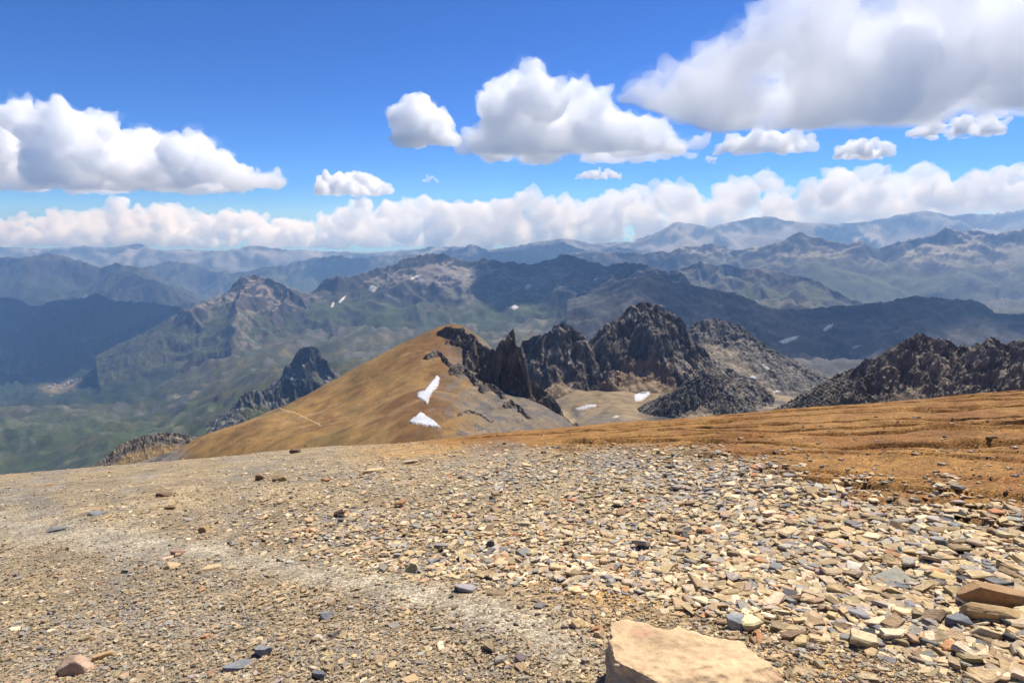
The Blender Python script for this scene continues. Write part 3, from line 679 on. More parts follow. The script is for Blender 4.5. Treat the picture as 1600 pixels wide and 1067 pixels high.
NEAR = ['hill', 'rock_outcrop', 'rock_pinnacle']
BASIN = ['valley', 'rocky_peak', 'black_crag', 'scree_ridge', 'strata_ridge', 'dark_ridge']
MASS = ['massif', 'valley']
snow = [
 ([(683, 586), (687, 591), (686, 602), (677, 612), (672, 620), (668, 632), (660, 627), (651, 621), (652, 613), (664, 610), (673, 598)], NEAR, 1.0, 'upper tooth shaped snow patch on the ochre hill'),
 ([(657, 644), (664, 648), (677, 657), (691, 669), (672, 667), (655, 664), (637, 660)], NEAR, 1.0, 'lower triangular snow patch at the foot of the ochre hill'),
 ([(898, 638), (915, 633), (934, 631), (930, 636), (912, 640), (900, 641)], BASIN, 1.2, 'white snow strip on the scree left below the rocky peak'),
 ([(990, 617), (1004, 612), (1015, 612), (1016, 616), (1004, 626), (992, 628)], BASIN, 1.2, 'dirty snow patch on scree right below the rocky peak'),
 ([(889, 606), (893, 600), (896, 601), (892, 607)], BASIN, 1.0, 'tiny snow fleck in the gully left of the rocky peak'),
 ([(955, 652), (963, 649), (969, 650), (962, 653)], BASIN, 1.0, 'tiny snow streak just above the edge of the ochre field'),
 ([(1215, 534), (1235, 527), (1250, 524), (1242, 531), (1225, 537)], BASIN, 3.0, 'largest snow patch on the dark ridge at right'),
 ([(1285, 516), (1293, 508), (1303, 506), (1299, 513), (1290, 518)], BASIN, 3.0, 'dim snow patch on the dark ridge above the long streak'),
 ([(1330, 543), (1338, 540), (1346, 539), (1342, 543), (1334, 545)], BASIN, 3.0, 'small snow streak on the dark ridge nearest the right crag'),
 ([(1190, 570), (1194, 569), (1202, 576), (1199, 578)], BASIN, 2.0, 'short slanting snow streak on the grey shoulder'),
 ([(1168, 590), (1176, 587), (1184, 591), (1180, 595), (1171, 593)], BASIN, 2.0, 'snow patch at the foot of the grey shoulder'),
 ([(1206, 613), (1214, 610), (1220, 612), (1213, 615)], BASIN, 2.0, 'small snow patch on the basin floor beyond the ochre field'),
 ([(574, 452), (581, 445), (590, 450), (586, 456), (578, 455)], MASS, 4.0, 'brightest snow fleck high on the left of the massif'),
 ([(528, 472), (536, 464), (541, 462), (538, 468), (531, 474)], MASS, 4.0, 'slanting snow streak beside the dark left cliffs of the massif'),
 ([(516, 480), (520, 472), (523, 473), (520, 481)], MASS, 4.0, 'leftmost thin snow streak on the massif'),
 ([(640, 435), (650, 430), (660, 430), (652, 434), (644, 437)], MASS, 4.0, 'thin curved snow streak below the top of the massif'),
 ([(819, 449), (825, 444), (832, 446), (828, 451), (821, 452)], MASS, 4.0, 'pale snow patch in the shaded face of the massif'),
 ([(926, 438), (931, 434), (935, 436), (930, 440)], MASS, 4.0, 'small snow fleck high on the right part of the massif'),
 ([(795, 481), (804, 476), (811, 480), (803, 484)], MASS, 4.0, 'snow flecks at the foot of the shaded face of the massif'),
]
for i, (poly, on, th, lab) in enumerate(snow):
    big = max(p[0] for p in poly) - min(p[0] for p in poly) > 28
    drape('snow_patch', poly, on, M_SNOW, th, edge=1.6, res=0.8, wob=1.3 if big else 0.5, seed=500 + i, label=lab, category='snow patch', group='snow patches left on the mountains')
trail_l = [(436, 637), (447, 642), (460, 644), (472, 650), (484, 656), (494, 660), (503, 666)]
drape('path', [(a, b - 1.0) for a, b in trail_l] + [(a, b + 1.0) for a, b in trail_l[::-1]], ['hill'], M_TRAIL, 0.15, edge=1.2, res=0.7, wob=0.9, seed=531, kind='structure', label='pale footpath crossing the ochre hill')

tree = bvh_of(['valley'])
hv_, hq_ = [], []
rngh = random.Random(8)
wall_me = mesh_from('wall', [(-5, -4, -3), (5, -4, -3), (5, 4, -3), (-5, 4, -3), (-5, -4, 6), (5, -4, 6), (5, 4, 6), (-5, 4, 6)],
                    [(0, 1, 5, 4), (1, 2, 6, 5), (2, 3, 7, 6), (3, 0, 4, 7)], M_PLASTER, smooth=False)
roof_me = mesh_from('roof', [(-5.6, -4.8, 5.9), (5.6, -4.8, 5.9), (5.6, 4.8, 5.9), (-5.6, 4.8, 5.9), (-5.6, 0, 9.6), (5.6, 0, 9.6)],
                    [(0, 1, 5, 4), (2, 3, 4, 5), (1, 2, 5, 5), (3, 0, 4, 4), (0, 3, 2, 1)], M_ROOF, smooth=False)
HL = ['tiny pale house, lowest left one in the yellow valley clearing', 'tiny house above the lowest left one in the clearing', 'tiny house in the middle left of the yellow clearing', 'tiny house on the upper middle rim of the clearing',
      'tiny house in the very middle of the yellow clearing', 'tiny house right of the middle of the yellow clearing', 'tiny house second from the right end of the clearing', 'tiny house on the lower rim of the yellow clearing', 'tiny house at the right end of the yellow clearing']
for k, (a, b) in enumerate(((78, 606), (84, 601), (91, 603), (98, 598), (101, 603), (107, 599), (113, 596), (94, 608), (120, 593))):
    loc = cast(tree, a, b)[0]
    if loc is None: continue
    e = link('house', None, label=HL[k], category='house', group='village houses in the valley clearing')
    e.location = loc; e.rotation_euler = (0, 0, rngh.uniform(0, 3.1)); s_ = rngh.uniform(1.0, 1.9); e.scale = (s_ * 1.3, s_, s_)
    link('wall', wall_me, e); link('roof', roof_me, e)

# ------------------------------------------------------------------ loose stones
rs = np.random.default_rng(77)
def shard(rng, flat=True):
    n = int(rng.integers(5, 8)); a = np.sort(rng.uniform(0, 2 * math.pi, n) * 0.35 + np.arange(n) * 2 * math.pi / n * 0.65 + np.arange(n) * 0.35 * 2 * math.pi / n)
    r = rng.uniform(0.72, 1.08, n); el = rng.uniform(0.58, 0.95)
    ring = np.stack([np.cos(a) * r, np.sin(a) * r * el], 1) * 0.5
    tilt = rng.normal(0, 0.22, 2)
    def lay(k, z, zj):
        p = ring * k + rng.normal(0, 0.02, (n, 2))
        return np.column_stack([p, z + p @ tilt * (z > 0) * 1.2 + rng.normal(0, zj, n)])
    V = np.concatenate([lay(rng.uniform(0.85, 1.02), -0.25, 0.02), lay(1.0, 0.62, 0.05), lay(0.86, 1.0, 0.06)])
    T = []
    for l in (0, n):
        for i in range(n):
            j = (i + 1) % n; T += [(l + i, l + j, l + n + j), (l + i, l + n + j, l + n + i)]
    T += [(2 * n, 2 * n + i, 2 * n + i + 1) for i in range(1, n - 1)]
    return V, np.array(T)
def chip(rng):
    a = np.array([0.0, 1.6, 3.1, 4.7]) + rng.uniform(-0.5, 0.5, 4); r = rng.uniform(0.4, 0.56, 4); el = rng.uniform(0.6, 1.0)
    ring = np.stack([np.cos(a) * r, np.sin(a) * r * el], 1)
    V = np.concatenate([np.column_stack([ring, np.full(4, -0.2)]), np.column_stack([ring * 0.84 + rng.normal(0, 0.03, (4, 2)), 1 + rng.normal(0, 0.16, 4)])])
    T = [t for i in range(4) for t in ((i, (i + 1) % 4, 4 + (i + 1) % 4), (i, 4 + (i + 1) % 4, 4 + i))] + [(4, 5, 6), (4, 6, 7)]
    return V, np.array(T)
NS = 40
SH = [shard(rs) for _ in range(NS)] + [chip(rs) for _ in range(24)]        # slabs, and simpler chips for the smallest gravel

N = 185000
pyr = rs.uniform(650, 1140, N); pxr = rs.uniform(-160, 1760, N)
dx, dy, dz = ray(pxr, pyr)
den = -dz / dy - GS + 0.088 * dx / dy; disc = den ** 2 - 4 * GH * GC
D = np.where(disc > 0, (den - np.sqrt(np.maximum(disc, 0))) / (2 * GC), rs.uniform(20, 34, len(den))); SX = dx / dy * D; SY = D
SZ = ground_z(SX, SY); PX, PY = proj(SX, SY, SZ)
line = np.interp(PX, [0, 100, 250, 400, 520, 650, 800, 950], [822, 832, 850, 878, 902, 925, 960, 1040])
pathw = np.exp(-((PY - line) / np.interp(PX, [0, 400, 800, 1000], [26, 18, 36, 50])) ** 2) * sstep(1000, 850, PX)
ora = np.maximum(furrow_mask(PX, PY, 2.6), sstep(704, 690, PY) * sstep(560, 700, PX))
low = np.interp(PX, [-300, 0, 300, 500, 700, 850, 1000, 1150, 1300, 1450, 1600, 1900], [780, 790, 840, 880, 905, 915, 925, 965, 1005, 1040, 1062, 1100])
nz = fbm(PX / 80, PY / 34, 4, 601)
screeM = sstep(18, -12, PY - low + 26 * nz) * (1 - ora) ** 0.6 * np.interp(PX, [-300, 0, 300, 480, 700], [0.12, 0.16, 0.3, 0.75, 1.0]) * (1 - 0.9 * pathw)
bare = np.exp(-((PX - 985) / 110) ** 2 - ((PY - 920) / 42) ** 2)
gravM = (1 - screeM) * (1 - 0.9 * pathw) * (1 - ora) * (1 - 0.7 * bare)
kind_r = rs.random(N)
isbig = kind_r < (0.34 * screeM * np.where(PY < 760, 1.5, 1.0) + 0.012 * gravM)
isgrav = ~isbig & (kind_r < 0.62 * screeM + 0.55 * gravM + 0.05 * ora + 0.03 * (1 - pathw) * (1 - ora))
med = np.interp(PX, [0, 500, 900, 1200, 1600], [0.062, 0.064, 0.072, 0.088, 0.102])
size = np.where(isbig, med * np.exp(rs.normal(0, 0.38, N)), 0.022 * np.exp(rs.normal(0, 0.55, N)))
size = np.where(isgrav & (ora > 0.5), size * 2.0, size)
size = np.clip(size, 0.009, 0.34)
pxsz = size * F / np.maximum(D, 1)
keep = (isbig | isgrav) & (pxsz > 2.6) & (D < 30) & (D > 1.2)
# thin the crowd where stones are large on screen
cover = rs.random(N) < np.clip(np.where(isbig, 290.0, 56.0) / np.maximum(pxsz, 2) ** 2 * np.where(isbig, 1.5, 1.3), 0, 1)
keep &= cover
idx = np.nonzero(keep)[0]
SX, SY, SZ, PX, PY, size, pxsz, big, ora, screeM = (a[idx] for a in (SX, SY, SZ, PX, PY, size, pxsz, isbig, ora, screeM)); N = len(idx)
h_ = 0.03
nx = -(ground_base(SX + h_, SY) - ground_base(SX - h_, SY)) / (2 * h_); ny = -(ground_base(SX, SY + h_) - ground_base(SX, SY - h_)) / (2 * h_)
tl = np.where(rs.random(N) < 0.10, 0.38, 0.12)
UPV = np.stack([0.75 * nx + rs.normal(0, 1, N) * tl, 0.55 * ny + rs.normal(0, 1, N) * tl, np.ones(N)], 1); UPV /= np.linalg.norm(UPV, axis=1)[:, None]
yaw = rs.uniform(0, 2 * math.pi, N)
T1 = np.stack([np.cos(yaw), np.sin(yaw), np.zeros(N)], 1); T1 -= UPV * (T1 * UPV).sum(1)[:, None]; T1 /= np.linalg.norm(T1, axis=1)[:, None]
T2 = np.cross(UPV, T1)
thick = size * np.where(big, rs.uniform(0.05, 0.15, N), rs.uniform(0.15, 0.4, N))
lift = np.where(big & (screeM > 0.5), rs.uniform(0.1, 1.6, N), rs.uniform(-0.2, 0.15, N)) * thick
PAL = {'tan': (0.475, 0.340, 0.180), 'cream': (0.59, 0.46, 0.285), 'grey': (0.36, 0.315, 0.25), 'blue_grey': (0.235, 0.215, 0.19), 'brown': (0.30, 0.205, 0.115), 'rust': (0.44, 0.215, 0.10), 'dark': (0.115, 0.108, 0.10)}
PN = list(PAL); PC = np.array([PAL[k] for k in PN])
w = np.array([0.45, 0.24, 0.15, 0.045, 0.08, 0.02, 0.02])[None] * np.ones((N, 1))
gs = np.exp(-((PX - 980) / 170) ** 2 - ((PY - 735) / 26) ** 2) + 0.8 * np.exp(-((PX - 1150) / 120) ** 2 - ((PY - 770) / 30) ** 2)
w[:, 2:4] *= (1 + 3.5 * gs)[:, None]
lf = sstep(520, 250, PX) * sstep(870, 930, PY); w[:, 2:4] *= (1 + 1.2 * lf)[:, None]
w[:, 3] *= 1 + 0.8 * sstep(1150, 1400, PX)
w[:, 4:6] *= (1 + 1.5 * ora)[:, None]; w[:, 6] *= 1 - 0.8 * ora
w /= w.sum(1, keepdims=True)
ci = (rs.random(N)[:, None] > np.cumsum(w, 1)).sum(1).clip(0, 6)
SC = np.where(big[:, None], PC[ci], PC[ci] * 0.72 + 0.28 * np.array([0.30, 0.235, 0.15])) * np.where(big, 1.0, 0.86)[:, None] * np.exp(rs.normal(0, 0.16, N))[:, None] * (1 + rs.normal(0, 0.03, (N, 3)))
var = np.where(pxsz > 12, rs.integers(0, NS, N), rs.integers(NS, len(SH), N))
inview = (PX > 5) & (PX < 1595) & (PY < 1062)
order = np.argsort(-(pxsz ** 2) * inview * big); indiv = np.zeros(N, bool); indiv[order[:290]] = True; var[indiv] %= NS

base_me = []
for k, (V, T) in enumerate(SH[:NS]):
    base_me.append(mesh_from('stone', V, T, M_STONE, smooth=False))
look = {'tan': 'tan', 'cream': 'cream coloured', 'grey': 'grey', 'blue_grey': 'blue grey', 'brown': 'brown', 'rust': 'rust red', 'dark': 'blackish'}
ORD = ['', 'second', 'third', 'fourth', 'fifth', 'sixth', 'seventh', 'eighth', 'ninth', 'tenth', 'eleventh', 'twelfth', 'thirteenth', 'fourteenth', 'fifteenth', 'sixteenth', 'seventeenth', 'eighteenth', 'nineteenth', 'twentieth', 'twenty first', 'twenty second', 'twenty third', 'twenty fourth', 'twenty fifth', 'twenty sixth', 'twenty seventh', 'twenty eighth', 'twenty ninth', 'thirtieth']
def where(a, b):
    col_ = ['by the left edge', 'in the left part', 'left of centre', 'straight above the boulder', 'right of the boulder', 'in the right part', 'by the right edge'][int(np.searchsorted([150, 450, 900, 1150, 1320, 1500], a))]
    row = ['near the skyline of the slope', 'in the upper scree', 'in the middle scree', 'in the lower scree', 'near the bottom edge'][int(np.searchsorted([740, 820, 900, 985], b))]
    return row + ' ' + col_
cells = {}
for i in np.nonzero(indiv)[0]:
    o = bpy.data.objects.new('stone', base_me[var[i]]); COL.objects.link(o)
    R = Matrix(((T1[i][0], T2[i][0], UPV[i][0]), (T1[i][1], T2[i][1], UPV[i][1]), (T1[i][2], T2[i][2], UPV[i][2]))).to_4x4()
    o.matrix_world = Matrix.Translation((SX[i], SY[i], SZ[i] + lift[i])) @ R @ Matrix.Diagonal((size[i], size[i], thick[i], 1))
    o.color = (*SC[i], 1)
    nm = PN[ci[i]]
    o['category'] = 'stone'; o['group'] = 'larger loose stones of the foreground scree'
    cells.setdefault((look[nm], where(PX[i], PY[i])), []).append((pxsz[i], o))
for (lk, pl), lst in cells.items():
    lst.sort(key=lambda t: -t[0])
    for r_, (_, o) in enumerate(lst):
        o['label'] = ('largest' if len(lst) > 1 else 'single large') + ' %s slab %s' % (lk, pl) if r_ == 0 else '%s largest %s slab %s' % (ORD[min(r_, 29)], lk, pl)
Vs, Ts, Cs, off = [], [], [], 0
for k, (V, T) in enumerate(SH):
    m = np.nonzero((var == k) & ~indiv)[0]
    if not len(m): continue
    W = (V[None, :, 0:1] * size[m][:, None, None]) * T1[m][:, None] + (V[None, :, 1:2] * size[m][:, None, None]) * T2[m][:, None] + (V[None, :, 2:3] * thick[m][:, None, None]) * UPV[m][:, None]
    W = W + np.stack([SX[m], SY[m], SZ[m] + lift[m]], 1)[:, None]
    nvv = len(V); Vs.append(W.reshape(-1, 3)); Ts.append((T[None] + (np.arange(len(m)) * nvv)[:, None, None] + off).reshape(-1, 3))
    Cs.append(np.repeat(SC[m], nvv, 0)); off += nvv * len(m)
link('scree', mesh_from('scree', np.concatenate(Vs), np.concatenate(Ts), M_STONES, np.concatenate(Cs), smooth=False), kind='stuff', label='countless small shale fragments and gravel covering the foreground slope')

HN = 6500
hx = rs.uniform(-0.75, 0.13, HN); hy = rs.uniform(345, 625, HN); hx = hx * hy; hz = hill_z(hx, hy); hpx, hpy = proj(hx, hy, hz)
hk = rs.random(HN) < (0.12 + 0.75 * sstep(640, 760, hpx) + 0.35 * sstep(420, 320, hpx)) * sstep(-0.3, 0.4, fbm(hx / 25, hy / 25, 3, 811) + 0.2)
hx, hy, hz, hpx = hx[hk], hy[hk], hz[hk], hpx[hk]; HN = len(hx)
hsz = np.clip(0.45 * np.exp(rs.normal(0, 0.6, HN)), 0.2, 2.6); hya = rs.uniform(0, 6.28, HN); hvar = rs.integers(NS, len(SH), HN)
hc = np.where((rs.random(HN) < 0.4 + 0.3 * sstep(650, 760, hpx))[:, None], np.array([0.13, 0.11, 0.09]), np.array([0.30, 0.21, 0.12])) * np.exp(rs.normal(0, 0.25, HN))[:, None]
Vs, Ts, Cs, off = [], [], [], 0
for k, (V, T) in enumerate(SH):
    m = np.nonzero(hvar == k)[0]
    if not len(m): continue
    cs_, sn_ = np.cos(hya[m])[:, None], np.sin(hya[m])[:, None]
    W = np.stack([(V[None, :, 0] * cs_ - V[None, :, 1] * sn_) * hsz[m][:, None] + hx[m][:, None], (V[None, :, 0] * sn_ + V[None, :, 1] * cs_) * hsz[m][:, None] + hy[m][:, None], (V[None, :, 2] * 0.55 - 0.1) * hsz[m][:, None] + hz[m][:, None]], -1)
    Vs.append(W.reshape(-1, 3)); Ts.append((T[None] + (np.arange(len(m)) * len(V))[:, None, None] + off).reshape(-1, 3)); Cs.append(np.repeat(hc[m], len(V), 0)); off += len(V) * len(m)
link('hill_rubble', mesh_from('hill_rubble', np.concatenate(Vs), np.concatenate(Ts), M_CRAG, np.concatenate(Cs), smooth=False), kind='stuff', label='scattered rubble lying on the ochre hill and its stony right flank')

# ------------------------------------------------------------------ single rocks one can pick out
def rock_mesh(seed, dims, res=14, planes=11, rough=0.05, top=0.72, power=3.2):
    rng = np.random.default_rng(seed)
    V, Q, off = [], [], 0
    g = np.linspace(-1, 1, res)
    for ax in range(3):
        for sg in (-1, 1):
            a, b = np.meshgrid(g, g); c = np.full_like(a, sg)
            p = [None] * 3; p[ax] = c; p[(ax + 1) % 3] = a * sg; p[(ax + 2) % 3] = b
            V.append(np.stack(p, -1).reshape(-1, 3)); Q.append(grid_quads(res, res) + off); off += res * res
    V = np.concatenate(V); Q = np.concatenate(Q)
    key = np.round(V * 1e4).astype(np.int64); _, first, inv = np.unique(key, axis=0, return_index=True, return_inverse=True)
    V = V[first]; Q = inv.reshape(-1)[Q]
    V = V / (np.sum(np.abs(V) ** power, axis=1)[:, None] ** (1 / power))
    for i in range(planes):
        n = rng.normal(size=3); n /= np.linalg.norm(n)
        d = rng.uniform(0.62, 0.92); ex = V @ n - d; V = V - np.maximum(ex, 0)[:, None] * n
    n = np.array([rng.normal(0, .12), rng.normal(0, .12), 1]); n /= np.linalg.norm(n)
    ex = V @ n - top; V = V - np.maximum(ex, 0)[:, None] * n
    V = V + (V / np.linalg.norm(V, axis=1)[:, None]) * (fbm3(V * 2.2 + seed, 4, seed) * rough + fbm3(V * 7 + seed, 3, seed + 5) * rough * 0.35)[:, None]
    return V * np.array(dims), Q

_GD = np.geomspace(1.0, 150, 1300)
def ground_point(px, py):
    dx, dy, dz = (float(c) for c in ray(px, py))
    d = _GD[np.argmax(dz / dy * _GD < ground_z(dx / dy * _GD, _GD))]
    return dx / dy * d, d

def rock(px, py, wpx, hpx, col, label, seed, deep=0.7, top=0.75, yaw=None, tilt=(0, 0), mat=None, res=14, rough=0.05, name='rock', sink=0.25, group=None, planes=9, power=5.0):
    """px, py: foot of the rock toward the viewer; wpx, hpx: size as seen"""
    x, y = ground_point(px, py); k = math.hypot(y, 1.2) / F
    w, h = wpx * k, hpx * k
    V, Q = rock_mesh(seed, (w / 2, w / 2 * deep, h * 0.62), res, planes, rough, top, power)
    me = mesh_from(name, V, Q, mat or M_ROCK)
    o = link(name, me, label=label, category='rock', group=group)
    yy = y + w / 2 * deep * 0.6; xx_ = x * (yy / y)
    z = float(ground_z(np.array([xx_]), np.array([yy]))[0])
    o.location = (xx_, yy, z + h * (0.62 - sink) * 0.6)
    o.rotation_euler = (tilt[0] - 0.25, tilt[1] + 0.0, random.Random(seed).uniform(-0.5, 0.5) if yaw is None else yaw)
    o.color = (*col, 1)
    return o

TAN, CREAM, GREY, BLUE, BROWN, RUST, DARK = (PAL[k] for k in ('tan', 'cream', 'grey', 'blue_grey', 'brown', 'rust', 'dark'))
rock(1068, 1136, 340, 140, (0.54, 0.375, 0.205), 'large tan boulder cut off by the bottom edge of the photo', 901, deep=0.8, top=0.60, mat=M_BOULDER, res=62, rough=0.10, name='boulder', yaw=0.3, sink=0.20, planes=9, power=2.6, tilt=(0.2, 0.05))
singles = [
 (123, 1052, 50, 34, (0.42, 0.29, 0.19), 'squarish pinkish tan block at the bottom left corner', .8, .85),
 (162, 1030, 30, 13, (0.46, 0.30, 0.14), 'orange tan slab just right of the squarish block at bottom left', .6, .7),
 (270, 888, 34, 10, TAN, 'flat tan slab left of a similar slab on the trodden path', .6, .6),
 (326, 893, 38, 11, (0.50, 0.36, 0.20), 'tan slab with a dark edge, right of the other on the path', .6, .6),
 (277, 868, 24, 11, (0.36, 0.21, 0.14), 'reddish brown stone above the two slabs on the path', .7, .7),
 (340, 878, 14, 5, DARK, 'small dark stone above the right slab on the path', .6, .6),
 (413, 1026, 30, 17, (0.22, 0.22, 0.21), 'grey angular stone standing above a flat grey slab at bottom', .7, .8),
 (372, 1046, 44, 13, (0.21, 0.215, 0.215), 'flat dark grey slab near the bottom edge at left', .6, .5),
 (499, 1062, 24, 18, (0.13, 0.135, 0.14), 'dark blue grey stone at the bottom edge left of centre', .7, .8),
 (510, 968, 24, 15, (0.27, 0.265, 0.25), 'grey rounded stone alone on the path left of centre', .8, .8),
 (321, 998, 15, 9, (0.48, 0.25, 0.13), 'small orange stone left of the bottom centre gravel', .8, .8),
 (256, 776, 24, 10, (0.20, 0.14, 0.08), 'dark brown rock on the upper left slope', .7, .7),
 (438, 752, 24, 14, (0.30, 0.215, 0.11), 'brown tan rock, right one of a pair on the upper slope', .8, .8),
 (408, 750, 16, 10, (0.25, 0.16, 0.09), 'brown rock, left one of a pair on the upper slope', .8, .8),
 (459, 708, 20, 9, (0.15, 0.105, 0.06), 'dark brown rock near the skyline of the slope left of centre', .7, .7),
 (90, 830, 32, 10, (0.22, 0.21, 0.19), 'grey slab at the far left above the path', .6, .6),
 (152, 805, 34, 7, (0.20, 0.195, 0.185), 'flat grey slab on the left slope above another grey slab', .6, .5),
 (268, 796, 20, 8, (0.24, 0.15, 0.09), 'small brown slab below the dark brown rock on the left', .6, .6),
 (320, 831, 18, 12, (0.33, 0.23, 0.10), 'brown stone at the left border of the dense scree', .8, .8),
 (581, 739, 40, 12, (0.56, 0.42, 0.22), 'long pale tan slab on the orange soil near the skyline', .5, .5),
 (642, 724, 26, 8, (0.52, 0.40, 0.25), 'pale slab right of the long tan slab near the skyline', .6, .6),
 (603, 684, 12, 8, (0.16, 0.13, 0.10), 'small dark rock on the skyline below the hill', .8, .8),
 (902, 982, 28, 18, (0.52, 0.37, 0.18), 'tan stone on bare soil left of the boulder', .8, .8),
 (936, 996, 18, 11, (0.46, 0.30, 0.18), 'small tan stone between the boulder and the other tan stone', .7, .7),
 (766, 856, 18, 15, (0.12, 0.105, 0.075), 'dark upright stone in the middle of the scree', .5, .9),
 (690, 856, 24, 9, BLUE, 'dark blue grey slab left of the upright stone in the scree', .6, .6),
 (725, 925, 44, 15, (0.32, 0.29, 0.27), 'grey slab at the lower border of the scree left of centre', .6, .6),
 (645, 893, 24, 18, (0.47, 0.37, 0.18), 'yellowish block at the lower border of the scree', .8, .8),
 (1150, 985, 34, 26, (0.26, 0.265, 0.265), 'pale blue grey stone right above the boulder', .7, .8),
 (1562, 952, 130, 34, (0.33, 0.20, 0.095), 'upper brown block with shaded face at the right edge', .5, .8),
 (1560, 975, 104, 30, (0.42, 0.28, 0.13), 'lower tan block with shaded face at the right edge', .5, .8),
 (1500, 985, 46, 26, (0.15, 0.155, 0.16), 'dark slate slab in front of the blocks at the right edge', .7, .7),
 (1535, 1000, 44, 24, (0.55, 0.43, 0.24), 'cream slab leaning beside the dark slate slab at right', .6, .7),
 (1345, 895, 44, 14, (0.55, 0.49, 0.38), 'palest flat slab in the dense scree at right', .7, .5),
 (1470, 910, 44, 16, (0.52, 0.38, 0.17), 'yellow tan slab in the dense scree at right', .7, .6),
 (1213, 895, 30, 15, (0.23, 0.225, 0.21), 'grey squarish slab in the middle of the right scree', .7, .6),
 (1375, 980, 56, 16, (0.53, 0.42, 0.26), 'long cream slab low in the right scree', .6, .5),
 (1550, 686, 22, 6, (0.24, 0.14, 0.06), 'brown rock alone on the upper ochre field at right', .7, .7),
 (1432, 653, 16, 4, (0.45, 0.36, 0.24), 'pale flat stone near the skyline of the ochre field', .6, .5),
 (1360, 800, 24, 9, (0.40, 0.36, 0.30), 'pale grey slab at the upper border of the right scree', .6, .6),
 (1465, 836, 34, 12, (0.30, 0.20, 0.10), 'brown slab at the edge of the ochre field on the right', .6, .6),
]
for i, (a, b, w_, h2, col, lab, deep, top) in enumerate(singles):
    rock(a, b, w_, h2, col, lab, 920 + i, deep=deep, top=top, res=12 if w_ < 60 else 26, group='single rocks on the foreground slope')
print('stones', N)

